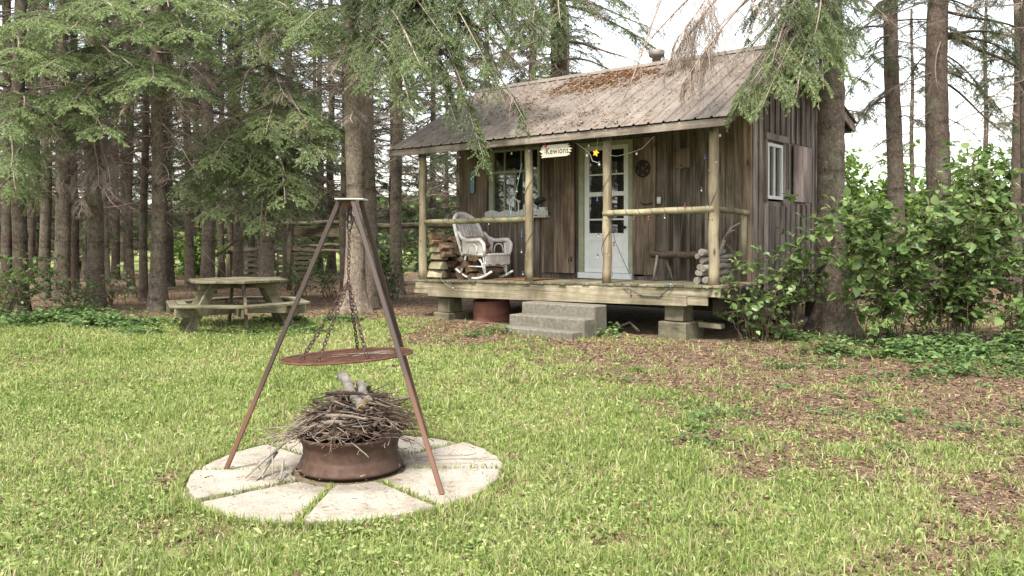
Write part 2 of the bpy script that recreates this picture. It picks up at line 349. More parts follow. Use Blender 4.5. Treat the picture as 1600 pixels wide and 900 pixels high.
def tag(o, label=None, cat=None, group=None, kind=None):
    for k, v in (('label', label), ('category', cat), ('group', group), ('kind', kind)):
        if v: o[k] = v
    return o
def empty(name, loc, rz=0, label=None, cat=None, group=None):
    o = bpy.data.objects.new(name, None); COL.objects.link(o); o.location = loc; o.rotation_euler = (0, 0, rz); o.empty_display_size = .1
    return tag(o, label, cat, group)
def copy_tree(o, parent=None):
    c = o.copy(); COL.objects.link(c); c.parent = parent
    for ch in list(o.children): copy_tree(ch, c)
    return c

# ------------------------------------------------------------ ground, grass, litter
def axis(lo, hi, fine_lo, fine_hi, step, g=1.25):
    a = list(np.arange(fine_lo, fine_hi, step)); x = fine_hi; s = step
    while x < hi: a.append(x); s *= g; x += s
    a.append(hi); x = fine_lo-step; s = step; b = []
    while x > lo: b.append(x); s *= g; x -= s
    b.append(lo); return np.array(b[::-1]+a)
gx = axis(-400, 400, -12, 12, .1); gy = axis(-30, 600, 1.5, 22, .1)
X, Y = np.meshgrid(gx, gy, indexing='ij'); Z = gzv(X, Y)
V = np.stack([X, Y, Z], -1).reshape(-1, 3); ny = len(gy); ii = (np.arange(len(gx)-1)[:, None]*ny+np.arange(ny-1)[None]).ravel()
T = np.concatenate([np.stack([ii, ii+ny, ii+ny+1], 1), np.stack([ii, ii+ny+1, ii+1], 1)])
def groundm(t, b):
    a = N(t, 'ShaderNodeAttribute', attribute_name='lit')
    n1, _ = noise(t, 9, 8, .75, coord='Object'); n2, _ = noise(t, 60, 4, .7); n3, _ = noise(t, 1.3, 4, .6)
    ad = N(t, 'ShaderNodeMath', operation='ADD'); t.links.new(n1.outputs[0], ad.inputs[0]); t.links.new(n2.outputs[0], ad.inputs[1])
    gr = ramp(t, ad.outputs[0], [(.35, (.05, .07, .02)), (.5, (.11, .15, .04)), (.65, (.20, .22, .09))]).outputs[0]
    h = N(t, 'ShaderNodeMath', operation='MULTIPLY'); t.links.new(ad.outputs[0], h.inputs[0]); h.inputs[1].default_value = .5
    gr = ramp(t, h.outputs[0], [(.36, (.08, .10, .03)), (.5, (.21, .24, .08)), (.62, (.36, .35, .18))]).outputs[0]
    br = ramp(t, h.outputs[0], [(.38, (.03, .018, .012)), (.5, (.145, .10, .066)), (.62, (.30, .225, .16))]).outputs[0]
    c = mix(t, gr, br, a.outputs['Fac'])
    t.links.new(c, b.inputs['Base Color']); b.inputs['Roughness'].default_value = 1; b.inputs['Specular IOR Level'].default_value = .05
    bump(t, b, h.outputs[0], .9, .04)
lv = litter(V[:, 0], V[:, 1])
gme = tri_mesh('ground', V, T, {'lit': sst(.15, .7, lv)}); gme.polygons.foreach_set('use_smooth', np.ones(len(T), bool))
ground = tag(link('ground', gme, None, mat('ground', groundm)), kind='structure')

rg = np.random.default_rng(11)
def scatter(n, ymin, ymax, power=1.3, margin=.3, xmax=None):
    """world scatter, denser towards the near lawn, inside a wedge a bit wider than the view"""
    u = rg.random(n); p = 1-power+1
    y = (ymin**p+(ymax**p-ymin**p)*u)**(1/p) if abs(p) > 1e-6 else ymin*(ymax/ymin)**u
    half = y*.66+margin; x = (rg.random(n)*2-1)*half
    return x, y
def no_go(x, y, slab=True):
    rr = np.hypot(x+1.0, y-5.07); k = np.ones(len(x), bool)
    if slab: k &= ~(rr < .955)
    dx = x-CO[0]; dy = y-CO[1]; a = dx*CU[0]+dy*CU[1]; b = dx*CV[0]+dy*CV[1]
    k &= ~((a > -.0) & (a < 5.8) & (b > -.02) & (b < 4.8)); k &= ~((a > 1.7) & (a < 3.0) & (b > -.9) & (b < 0))
    return k
def blades(x, y, h, wd, lean, name, m, rnd, label, group=None, z0=0):
    n = len(x); az = rg.random(n)*2*PI; la = rg.random(n)*2*PI; ln = lean*rg.random(n)
    wx = np.cos(az)*wd/2; wy = np.sin(az)*wd/2; z = gzv(x, y)+z0
    b = np.stack([x, y, z], 1); W = np.stack([wx, wy, 0*wx], 1); D = np.stack([np.cos(la)*ln, np.sin(la)*ln, 0*ln], 1)
    H = np.zeros((n, 3)); H[:, 2] = h
    m1 = b+H*.55+D*h[:, None]*.35; tp = b+H*(1-.35*ln)[:, None]+D*h[:, None]*1.1
    V = np.stack([b-W, b+W, m1+W*.8, m1-W*.8, tp], 1).reshape(-1, 3); i = np.arange(n)[:, None]*5
    T = np.concatenate([i+[0, 1, 2], i+[0, 2, 3], i+[3, 2, 4]]); return V, T, np.repeat(rnd, 5)
def merge(lst):
    Vs = []; Ts = []; As = []; o = 0
    for V, T, A in lst: Vs.append(V); Ts.append(T+o); As.append(A); o += len(V)
    return np.concatenate(Vs), np.concatenate(Ts), np.concatenate(As)
# grass: single blades and fine tufts
x, y = scatter(520000, 3.2, 16.5, 1.5)
lt = litter(x, y); cl = vn.fbm(x*2.2+3, y*2.2, 3)
k = (rg.random(len(x)) < np.clip(1.08-lt*1.15, 0.03, 1)*(.55+.8*(cl > .44))) & no_go(x, y) & ~((y > 14.2) & (x < 2)) 
x = x[k]; y = y[k]; cl = cl[k]
hh = (.014+.040*rg.random(len(x))**1.8+.045*np.clip(vn.fbm(x*3, y*3+40, 2)-.5, 0, 1)*2)*(1+1.1*(rg.random(len(x)) < .05*(vn.fbm(x*2+5, y*2+61, 2) > .52)*3))
rn = np.clip(.18+.62*vn.fbm(x*.9+70, y*.9, 3)+.30*rg.normal(size=len(x)), 0, 1)
g1 = blades(x, y, hh, (.003+.0009*y)*(.7+.6*rg.random(len(x))), .95, '', None, rn, '')
# fringe leaning over the slab edges, and the green growing in the joints
an = rg.random(3500)*2*PI; rr_ = .955+.05*rg.random(3500)**2; x = -1+rr_*np.cos(an); y = 5.07+rr_*np.sin(an)
g2 = blades(x, y, .03+.05*rg.random(3500), .006+.003*rg.random(3500), .9, '', None, np.clip(.5+.25*rg.normal(size=3500), 0, 1), '')
gj = []
for ja in (2, 47, 137, 182, 221, 265, 311):
    q_ = 260 if ja in (265, 311) else 110; t_ = .36+.6*rg.random(q_); ak = np.radians(ja)+rg.normal(size=q_)*.012/t_; gj.append(blades(-1+t_*np.cos(ak), 5.07+t_*np.sin(ak), .02+.035*rg.random(q_), .005+.003*rg.random(q_), .9, '', None, np.clip(.5+.3*rg.normal(size=q_), 0, 1), '', z0=.02))
V, T, A = merge([g1, g2]+gj)
gr = link('grass', tri_mesh('grass', V, T, {'rnd': A}), None, M['grass']); tag(gr, 'short patchy lawn grass around the fire pit', 'grass', kind='stuff')

def leaf_cloud(P, D, Nn, size, asp=.7, curl=.25):
    """rounded leaves: P base, D direction, Nn normal"""
    D = D/np.linalg.norm(D, axis=1, keepdims=True); S = np.cross(D, Nn); S /= np.linalg.norm(S, axis=1, keepdims=True)+1e-9; U = np.cross(S, D)
    s = size[:, None]; w_ = s*asp/2
    pts = [P, P+D*s*.30-S*w_*.92+U*s*.05, P+D*s*.68-S*w_*.85+U*s*.03, P+D*s-U*s*curl, P+D*s*.68+S*w_*.85+U*s*.03, P+D*s*.30+S*w_*.92+U*s*.05, P+D*s*.5-U*s*.04]
    V = np.stack(pts, 1).reshape(-1, 3); i = np.arange(len(P))[:, None]*7
    T = np.concatenate([i+[6, a, b] for a, b in ((0, 5), (5, 4), (4, 3), (3, 2), (2, 1), (1, 0))]); return V, T
def rdir(n, zlo, zhi):
    a = rg.random(n)*2*PI; z = zlo+(zhi-zlo)*rg.random(n); c = np.sqrt(np.clip(1-z*z, 0, 1)); return np.stack([np.cos(a)*c, np.sin(a)*c, z], 1)
UPN = lambda n, j: np.array([0, 0, 1.])+rg.normal(size=(n, 3))*j
# clover and small weeds in the lawn
parts_ = []
x, y = scatter(75000, 3.2, 15.5, 1.5); cl = vn.fbm(x*1.6+30, y*1.6+8, 3); k = (rg.random(len(x)) < (.18+.95*sst(.44, .62, cl))*np.clip(1.1-litter(x, y)*1.15, .03, 1)) & no_go(x, y) & ~((y > 14.2) & (x < 2))
x = x[k]; y = y[k]; n = len(x); P = np.stack([x, y, gzv(x, y)+.012+.03*rg.random(n)], 1)
V, T = leaf_cloud(P, rdir(n, -.1, .5), UPN(n, .35), (.009+.013*rg.random(n))*(1+.05*y), .85, .1); parts_.append((V, T, np.repeat(np.clip(.5+.28*rg.normal(size=n), 0, 1), 7)))
# broad-leaved weeds (dandelion, plantain)
x, y = scatter(600, 3.3, 13.5, 1.3); k = no_go(x, y) & (litter(x, y) < .82); x = x[k]; y = y[k]
m_ = 7; n = len(x)*m_; cx = np.repeat(x, m_); cy = np.repeat(y, m_); sz = np.repeat(.025+.05*rg.random(len(x))**1.5, m_)*(.7+.6*rg.random(n))
P = np.stack([cx, cy, gzv(cx, cy)+.01], 1); V, T = leaf_cloud(P, rdir(n, .15, .8), UPN(n, .2), sz, .36, .35); parts_.append((V, T, np.repeat(np.clip(np.repeat(.3+.4*rg.random(len(x)), m_)+.12*rg.normal(size=n), 0, 1), 7)))
V, T, A = merge(parts_); tag(link('lawn_weeds', tri_mesh('lawn_weeds', V, T, {'rnd': A}), None, M['clover']), 'clover, dandelion and plantain leaves growing in the lawn', 'weeds', kind='stuff')
# needle litter, small sticks and cones
x, y = scatter(240000, 3.2, 22, 1.25); k = (rg.random(len(x)) < .04+.9*litter(x, y)) & no_go(x, y, False); x = x[k]; y = y[k]
rr = np.hypot(x+1, y-5.07); k = (rr > .955) | (rg.random(len(x)) < .10); x = x[k]; y = y[k]; n = len(x)
d = rdir(n, -.12, .3); ln = (.014+.034*rg.random(n)**2.5)*(1+.04*y); wd = ln*.05+.0010*np.sqrt(y); z = gzv(x, y)+.006+.012*rg.random(n)+.05*(np.hypot(x+1, y-5.07) < .95)
P = np.stack([x, y, z], 1); S = np.cross(d, UPN(n, .5)); S /= np.linalg.norm(S, axis=1, keepdims=True); S *= wd[:, None]
V = np.stack([P-S, P+S, P+d*ln[:, None]], 1).reshape(-1, 3); T = np.arange(n*3).reshape(-1, 3)
lit = [(V, T, np.repeat(rg.random(n), 3))]
x, y = scatter(26000, 3.3, 15, 1.2); k = (rg.random(len(x)) < .12+litter(x, y)) & no_go(x, y); x = x[k]; y = y[k]; n = len(x)   # dark cones and crumbs
P = np.stack([x, y, gzv(x, y)+.008], 1); r_ = (.006+.013*rg.random(n)**2)*(1+.03*y); o8 = np.array([[1, 0, 0], [0, 1, 0], [-1, 0, 0], [0, -1, 0], [0, 0, 1], [0, 0, -1]])
Q = o8[None]*r_[:, None, None]*np.array([1, 1, .8])+rg.normal(size=(n, 6, 3))*r_[:, None, None]*.3+P[:, None]; V = Q.reshape(-1, 3); i = np.arange(n)[:, None]*6
T = np.concatenate([i+list(f) for f in ((0, 1, 4), (1, 2, 4), (2, 3, 4), (3, 0, 4), (1, 0, 5), (2, 1, 5), (3, 2, 5), (0, 3, 5))]); lit.append((V, T, np.repeat(.25*rg.random(n), 6)))
V, T, A = merge(lit); tag(link('needle_litter', tri_mesh('needle_litter', V, T, {'rnd': A}), None, M['litter']), 'brown fallen spruce needles, sticks and cones on the ground', 'litter', kind='stuff')

# low ground cover patches: goutweed-like plants at the shade line
def cover_patch(name, pts, n, spread, hgt, size, label, m='cover'):
    pts = np.array(pts, float); c = pts[rg.integers(0, len(pts), n)]; x = c[:, 0]+rg.normal(size=n)*spread; y = c[:, 1]+rg.normal(size=n)*spread*.6; k = no_go(x, y); x = x[k]; y = y[k]; n = len(x)
    q_ = vn.fbm(x*1.9+20, y*2.4+5, 3); k = rg.random(n) < sst(.36, .6, q_); x = x[k]; y = y[k]; q_ = q_[k]; n = len(x); hv = hgt*(.15+.85*rg.random(n))*(.2+1.7*sst(.35, .7, q_)); out = []
    for j in range(5):
        P = np.stack([x+rg.normal(size=n)*size*.6, y+rg.normal(size=n)*size*.6, gzv(x, y)+hv*(.5+.5*rg.random(n))], 1)
        V, T = leaf_cloud(P, rdir(n, -.35, .35), UPN(n, .3), size*(.6+.7*rg.random(n)), .55, .2); out.append((V, T, np.repeat(np.clip(.45+.25*rg.normal(size=n), 0, 1), 7)))
    V, T, A = merge(out); return tag(link(name, tri_mesh(name, V, T, {'rnd': A}), None, M[m]), label, 'ground cover', kind='stuff')
def line(px0, py0, px1, py1, n): return [G(px0+(px1-px0)*i/(n-1), py0+(py1-py0)*i/(n-1))[:2] for i in range(n)]
cover_patch('ground_cover', line(985, 524, 1275, 528, 16), 1500, .17, .12, .065, 'low leafy ground cover along the right side of the porch base')
cover_patch('ground_cover', line(1330, 552, 1600, 560, 14)+line(1380, 540, 1600, 545, 10)+line(1420, 585, 1590, 585, 3), 1700, .34, .16, .08, 'dark green ground cover under the big shrub on the right')
cover_patch('ground_cover', line(0, 505, 250, 512, 14)+line(0, 492, 160, 498, 8), 1700, .4, .15, .075, 'low ground cover along the forest edge on the left')
cover_patch('ground_cover', line(215, 522, 620, 520, 20)+line(430, 500, 540, 505, 6), 1900, .2, .09, .06, 'light low plants around the picnic table and big twin spruce')
cover_patch('ground_cover', line(735, 527, 790, 521, 4), 60, .1, .1, .055, 'small tuft of weeds beside the concrete steps')
x_ = rg.random(150)*1; cover_patch('ground_cover', [(a_, b_) for a_, b_ in zip(rg.uniform(1.0, 6, 60), rg.uniform(5.5, 9.8, 60))], 900, .12, .06, .045, 'scattered small weeds in the bare ground on the right')

# ------------------------------------------------------------ cabin
cabin = empty('cabin', (CO[0], CO[1], 0), ROT, 'small weathered board-and-batten cabin with brown metal roof and covered porch', 'cabin')
rc = random.Random(4)
def cb(mb, a0, a1, b0, b1, z0, z1, jit=0): return mb.box(-a1, -a0, b0, b1, z0, z1, jit, rnd=rc)
FB, WR, WL, BB = 1.4, .18, 5.89, 4.65       # front wall plane, right and left wall, back wall
RB, RZ, EB, EZ, BBK, BZ = 2.2, 4.33, -.15, 3.0, 4.9, 3.43
def roofz(b): return EZ+(b-EB)/(RB-EB)*(RZ-EZ) if b < RB else RZ+(b-RB)/(BBK-RB)*(BZ-RZ)
# walls: individual vertical boards
def wall_front():
    m = MB(); a = WR
    openings = [(4.0, 5.16, 1.87, 3.03), (2.18, 3.14, .85, 2.98)]
    while a < WL-.01:
        e = min(a+rc.uniform(.19, .27), WL); z0 = .66; z1 = roofz(FB)-.06; segs = [(z0, z1)]
        for o0, o1, p0, p1 in openings:
            if e > o0+.01 and a < o1-.01:
                if a < o0: e = o0
                elif e > o1: e = o1
                segs = [(z0, p0), (p1, z1)]
        d = rc.uniform(0, .004)
        for s0, s1 in segs: cb(m, a+.002, e-.002, FB+d, FB+.03, s0, s1)
        a = e
    return m
wall_front().obj('front_wall', M['board'], cabin, .002)
m = MB(); a = WR+.1
while a < WL:
    for o0, o1, p0, p1 in [(3.95, 5.2, 1.8, 3.08), (2.1, 3.95, .7, 3.05), (1.7, 2.2, .7, 3.05)]:
        if o0 < a+.05 and a < o1: 
            cb(m, a, a+.05, FB-.02, FB-.002, 3.1, roofz(FB)-.1)
            if o0 == 3.95: cb(m, a, a+.05, FB-.02, FB-.002, .70, 1.8)
            break
    else: cb(m, a, a+.055, FB-.022, FB-.002, .68, roofz(FB)-.1, .001)
    a += rc.uniform(.26, .31)
m.obj('batten', M['board'], cabin, .003)['label'] = 'vertical battens over the joints of the front wall'
m = MB(); cb(m, WL-.68, WL+.01, FB-.03, FB-.004, .7, 3.35); m.obj('corner_panel', M['board'], cabin, .003)['label'] = 'wide brown plank at the left end of the front wall'
# side wall (right gable), boards from front corner to back
m = MB(); b = FB+.01
while b < BB-.01:
    e = min(b+rc.uniform(.17, .23), BB); z1 = min(roofz(b), roofz(e))-.05
    for s0, s1 in ([(.655, 2.0), (2.86, z1)] if (e > 1.86 and b < 2.5) else [(.655+rc.uniform(-.01, .01), z1)]):
        bb, ee = b, e
        cb(m, WR-rc.uniform(0, .004), WR+.03, bb+.002, ee-.002, s0, s1)
    b = e
m.obj('side_wall', M['board_side'], cabin, .002)
m = MB(); b = FB+.0
k_ = 0
while b < BB:
    z1 = roofz(b)-.08; wdt = .075 if k_ else .12
    segs = [(.67, z1)]
    if 1.78 < b+wdt and b < 2.66: segs = [(.67, 1.93), (3.0, z1)]
    elif 2.8 < b+wdt and b < 3.68: segs = [(.67, 1.98), (2.93, z1)]
    for s0, s1 in segs: cb(m, WR-.028, WR-.005, b, b+wdt, s0, s1, .001)
    b += rc.uniform(.19, .225); k_ += 1
m.obj('side_batten', M['board_side'], cabin, .004)['label'] = 'closely spaced grey battens on the gable wall'
# left and back wall, inside floor: plain
m = MB()
for b0 in np.arange(FB, BB, .22): cb(m, WL-.03, WL, b0, min(b0+.216, BB), .66, roofz(b0+.1)-.12)
m.obj('end_wall', M['board_side'], cabin)
m = MB()
for a0 in np.arange(WR, WL, .22): cb(m, a0, min(a0+.216, WL), BB-.03, BB, .66, roofz(BB)-.06)
m.obj('back_wall', M['board_side'], cabin)
m = MB(); cb(m, WR+.04, WL-.04, FB+.04, BB-.04, .62, .66); m.obj('inner_floor', M['under'], cabin)
m = MB(); cb(m, WR-.006, WR+.006+.11, FB-.045, FB-.006, .64, roofz(FB)-.1); m.obj('corner_board', M['shutter'], cabin, .003)
# porch deck boards run front to back
m = MB(); a = -.03
while a < 5.66:
    e = a+rc.uniform(.132, .142); z = zd(a)
    cb(m, a, e-.008, rc.uniform(-.035, .0), FB-.005, z-.032, z+rc.uniform(-.003, .002), .002); a = e
m.obj('porch_floor', M['deck'], cabin, .004)
def sloped(m, a0, a1, b0, b1, dz0, dz1):
    vs = [(-a, b, zd(a)+dz) for dz in (dz0, dz1) for b in (b0, b1) for a in (a1, a0)]
    m.add(vs, [(0, 2, 3, 1), (4, 5, 7, 6), (0, 1, 5, 4), (2, 6, 7, 3), (1, 3, 7, 5), (0, 4, 6, 2)])
m = MB(); sloped(m, 0, 5.64, .0, .04, -.15, -.036); m.obj('rim_joist', M['beam'], cabin, .003)
m = MB(); sloped(m, .46, 5.3, -.035, -.002, -.275, -.145); m.obj('front_beam', M['beam'], cabin, .003)
m = MB(); sloped(m, .16, .455, -.02, -.002, -.26, -.155); m.obj('beam_splice', M['beam'], cabin, .003)['label'] = 'short pale beam end at the right porch corner'
m = MB(); sloped(m, 5.31, 5.66, -.02, -.002, -.225, -.155); m.obj('beam_splice', M['beam'], cabin, .003)['label'] = 'short beam end at the left porch corner'
m = MB(); cb(m, -.005, .035, .04, FB-.01, .66, .80); m.obj('side_joist', M['under'], cabin, .003)
m = MB(); cb(m, 5.61, 5.645, .04, FB-.01, .58, .70); m.obj('side_joist', M['under'], cabin, .003)
m = MB(); cb(m, .12, .26, .3, BB, .42, .64); m.obj('sill_beam', M['under'], cabin, .01)
m = MB(); cb(m, 5.5, 5.64, .3, BB, .42, .57); m.obj('sill_beam', M['under'], cabin, .01)
m = MB(); cb(m, .3, 5.5, 1.3, 1.44, .38, .62); m.obj('floor_beam', M['under'], cabin, .01)
for (a0, a1, b0, b1, z0, z1) in ((.56, .84, .06, .36, .33, .56), (.48, .90, .0, .5, .05, .325), (4.88, 5.16, .06, .36, .2, .46), (4.85, 5.2, .0, .5, .05, .195), (2.6, 2.9, .5, .8, .05, .5), (.2, .5, 3.0, 3.3, .05, .42), (5.2, 5.5, 3.0, 3.3, .05, .42), (.2, .5, 4.3, 4.6, .05, .42)):
    m = MB(); cb(m, a0, a1, b0, b1, z0, z1, .008); m.obj('foundation_block', M['block'], cabin, .01)
m = MB(); cb(m, .1, .42, .22, .34, .26, .32, .01); m.obj('foundation_shim', M['block'], cabin, .004)
# posts
for k, (a, r) in enumerate(((5.56, .068), (3.215, .063), (1.785, .066), (.135, .068))):
    m = MB(); z0 = zd(a)+.001; n = 14; pts = []; rr = []
    for i in range(n):
        f = i/(n-1); pts.append((-a+.006*math.sin(i*1.3+k*2), .1+.006*math.cos(i*1.7+k), z0+(2.90-z0)*f)); rr.append(r*(1.05-.1*f)*(1+rc.uniform(-.035, .035)))
    m.tube(pts, rr, 16, wob=.02, rnd=rc)
    for q in range(5):
        zq = rc.uniform(1, 2.7); an = rc.uniform(-2.6, -.5); m.ball((-a+math.cos(an)*r*.9, .1+math.sin(an)*r*.9, zq), .014, 6, 4)
    m.obj('porch_post', M['log'], cabin)
def rail(a0, z0_, a1, z1_, r, b0=.1, b1=.1, name='porch_rail'):
    m = MB(); n = 16
    pts = [(-(a0+(a1-a0)*i/(n-1)), b0+(b1-b0)*i/(n-1), z0_+(z1_-z0_)*i/(n-1)+.003*math.sin(i*.9)) for i in range(n)]
    m.tube(pts, [r*(1+rc.uniform(-.03, .03)) for _ in range(n)], 12, wob=.02, rnd=rc); return m.obj(name, M['log_h'], cabin)
rail(5.52, 1.725, 3.16, 1.735, .042, .1, .1)
rail(1.82, 1.80, .1, 1.83, .045, .07, .06)
rail(.16, 1.835, .2, 1.81, .04, .1, 1.3)
m = MB(); m.tube([(-.26, 1.3, zd(.2)), (-.26, 1.3, 1.84)], .045, 12, wob=.03); m.obj('rail_post', M['log'], cabin)
# eave fascia, beam, rafters
m = MB(); cb(m, -.17, 6.1, EB-.04, EB-.003, 2.86, 2.965); m.obj('fascia', M['fascia'], cabin, .003)
m = MB(); cb(m, -.05, 5.95, .04, .16, 2.905, 3.02); m.obj('porch_beam', M['board'], cabin, .003)
m = MB()
for a in np.arange(.0, 6.1, .6):
    m.beam((-a, EB, roofz(EB)-.09), (-a, RB, roofz(RB)-.09), .045, .1); m.beam((-a, RB, roofz(RB)-.09), (-a, BBK, roofz(BBK)-.09), .045, .1)
m.obj('rafters', M['board'], cabin)
for a, nm in ((-.135, 'right'), (6.08, 'left')):
    m = MB(); m.beam((-a, EB-.0, roofz(EB)-.085), (-a, RB, roofz(RB)-.085), .035, .135); m.obj('rake_board', M['rake'], cabin, .003)
    m = MB(); m.beam((-a, RB, roofz(RB)-.085), (-a, BBK, roofz(BBK)-.085), .035, .135); m.obj('rake_board', M['rake'], cabin, .003)
m = MB()
m.add([(-6.05, EB+.01, EZ-.03), (.1, EB+.01, EZ-.03), (.1, RB, RZ-.03), (-6.05, RB, RZ-.03), (.1, BBK, BZ-.03), (-6.05, BBK, BZ-.03)], [(0, 1, 2, 3), (3, 2, 4, 5)])
sd_ = m.obj('roof_deck', M['under'], cabin); so = sd_.modifiers.new('s', 'SOLIDIFY'); so.thickness = .02; so.offset = -1
m = MB(); cb(m, -.1, 6.05, BBK-.03, BBK-.0, BZ-.16, BZ-.03); m.obj('back_fascia', M['rake'], cabin)
# ribbed metal sheets
def ribbed(b0, z0, b1, z1, a0=-.19, a1=6.14):
    m = MB(); prof = []; a = a0; P_ = .1525
    while a < a1: prof += [(a, 0), (a+.095, 0), (a+.100, .006), (a+.110, .006), (a+.115, 0), (a+.183, 0), (a+.197, .022), (a+.213, .022)]; a += .2286
    prof = [p for p in prof if p[0] <= a1]; nb = 10; vs = []
    for i in range(nb+1):
        f = i/nb; b = b0+(b1-b0)*f; z = z0+(z1-z0)*f; vs += [(-p, b, z+h+.012) for p, h in prof]
    n = len(prof); fs = [(i*n+k, i*n+k+1, (i+1)*n+k+1, (i+1)*n+k) for i in range(nb) for k in range(n-1)]
    m.add(vs, fs); return m, prof
rib_, prof = ribbed(EB-.06, EZ-.035, RB, RZ)
m, _ = ribbed(BBK+.05, BZ-.01, RB, RZ); rb = m.obj('back_roof', M['roof'], cabin); so = rb.modifiers.new('s', 'SOLIDIFY'); so.thickness = .004
m = MB(); m.add([(-6.15, RB-.13, RZ-.035), (.2, RB-.13, RZ-.035), (.2, RB, RZ+.05), (-6.15, RB, RZ+.05), (.2, RB+.13, RZ+.01), (-6.15, RB+.13, RZ+.01)], [(0, 1, 2, 3), (3, 2, 4, 5)])
rc_ = m.obj('ridge_cap', M['roof'], cabin); so = rc_.modifiers.new('s', 'SOLIDIFY'); so.thickness = .006
m = MB()
m = rib_
for i in range(0, len(prof)-7, 8):
    for b in (EB-.03, .7, 1.5): m.ball((-(prof[i][0]+.205), b, roofz(b)+.036), .007, 6, 4)
rf = m.obj('roof', M['roof'], cabin); so = rf.modifiers.new('s', 'SOLIDIFY'); so.thickness = .004; rc_.parent = rf
# needle drifts on the roof (stuff lying on it)
n = 52000; a = rg.random(n)*5.8+.05; b = EB+rg.random(n)*(RB-EB-.05); dn = np.exp(-((a-2.9)/.9)**2-((b-1.75)/.42)**2)*1.3+np.exp(-((a-2.5)/.9)**2-((b-.2)/.35)**2)*.35+np.exp(-((a-1.6)/.5)**2-((b-1.8)/.25)**2)*.7+.03+np.exp(-((a-4.1)/.5)**2-((b-.9)/.4)**2)*.2
k = rg.random(n) < np.clip(dn*(vn.fbm(a*5, b*5, 3)*2.6-.68), .015, 1); a = a[k]; b = b[k]; n = len(a)
Pw = np.stack([CO[0]+a*CU[0]+b*CV[0], CO[1]+a*CU[1]+b*CV[1], EZ+(b-EB)/(RB-EB)*(RZ-EZ)+.018+.016*rg.random(n)], 1)
d = rdir(n, -.1, .3); ln = .04+.05*rg.random(n); S = np.cross(d, UPN(n, .3)); S /= np.linalg.norm(S, axis=1, keepdims=True); S *= (.006+.006*rg.random(n))[:, None]
V = np.stack([Pw-S, Pw+S, Pw+d*ln[:, None]], 1).reshape(-1, 3); M['orange'] = leafm('orange_needles', [(0, (.20, .09, .04)), (.5, (.37, .215, .11)), (1, (.47, .32, .19))], .05)
tag(link('fallen_needles', tri_mesh('fallen_needles', V, np.arange(n*3).reshape(-1, 3), {'rnd': np.repeat(rg.random(n), 3)}), None, M['orange']), 'orange drifts of fallen needles lying on the metal roof', 'fallen needles', kind='stuff')
# flue
m = MB(); m.lathe([(.075, -.45), (.075, .19), (.125, .20), (.135, .23), (.135, .30), (.12, .31), (0, .315)], 20, (-2.36, 2.5, 4.33)); m.obj('chimney_pipe', M['flue'], cabin)
# ---- door
dr = MB(); cb(dr, 2.23, 3.08, FB-.005, FB+.03, .89, 1.53); cb(dr, 2.23, 2.32, FB-.005, FB+.03, 1.53, 2.95); cb(dr, 2.99, 3.08, FB-.005, FB+.03, 1.53, 2.95)
cb(dr, 2.32, 2.99, FB-.005, FB+.03, 2.88, 2.95); cb(dr, 2.32, 2.99, FB-.005, FB+.03, 2.13, 2.20); cb(dr, 2.32, 2.99, FB+.002, FB+.02, 2.47, 2.495); cb(dr, 2.32, 2.99, FB+.002, FB+.02, 1.74, 1.765)
cb(dr, 2.34, 2.97, FB-.016, FB-.005, 1.50, 1.53)
for (a0, a1, z0, z1) in ((2.33, 2.98, .98, .995), (2.33, 2.98, 1.40, 1.415), (2.33, 2.345, .995, 1.40), (2.965, 2.98, .995, 1.40)): cb(dr, a0, a1, FB-.014, FB-.006, z0, z1)
door = dr.obj('door', M['white'], cabin, .003)
m = MB(); cb(m, 2.32, 2.99, FB+.012, FB+.018, 1.53, 2.88); m.obj('door_glass', M['glass'], door)
m = MB(); m.ball((-2.28, FB-.05, 1.62), .028, 10, 7); m.tube([(-2.28, FB, 1.62), (-2.28, FB-.05, 1.62)], .012, 8); m.obj('door_knob', M['iron'], door)
m = MB(); cb(m, 3.085, 3.18, FB-.03, FB+.02, .86, 3.02); cb(m, 2.14, 2.225, FB-.03, FB+.02, .86, 3.02); cb(m, 2.225, 3.085, FB-.03, FB+.02, 2.955, 3.02); m.obj('door_frame', M['sage'], cabin, .003)
m = MB(); cb(m, 2.14, 3.18, FB-.06, FB+.0, zd(2.6)+.003, .885); m.obj('threshold', M['white'], cabin, .003)
# ---- plank shutters beside the door
for a0, a1, z0, z1 in ((3.25, 3.93, .865, 3.02), (1.72, 2.135, .88, 3.02)):
    m = MB(); a = a0
    while a < a1-.02:
        e = min(a+rc.uniform(.19, .235), a1); cb(m, a+.001, e-.002, FB-.062, FB-.036, z0+(0 if a > a0 else .0), z1); a = e
    for zn in (1.13, 1.17, 2.63, 2.67):
        for an_ in np.arange(a0+.05, a1-.03, .105): m.ball((-an_, FB-.062, zn+rc.uniform(-.012, .012)), .006, 6, 4)
    s_ = m.obj('plank_shutter', M['shutter'], cabin, .003)
    m = MB(); cb(m, a0+.03, a1-.03, FB-.036, FB-.024, 1.1, 1.2); cb(m, a0+.03, a1-.03, FB-.036, FB-.024, 2.6, 2.7); m.obj('cross_batten', M['board'], s_)
m = MB(); cb(m, 3.29, 3.315, FB-.075, FB-.063, 1.06, 1.14); m.obj('shutter_latch', M['iron'], cabin)
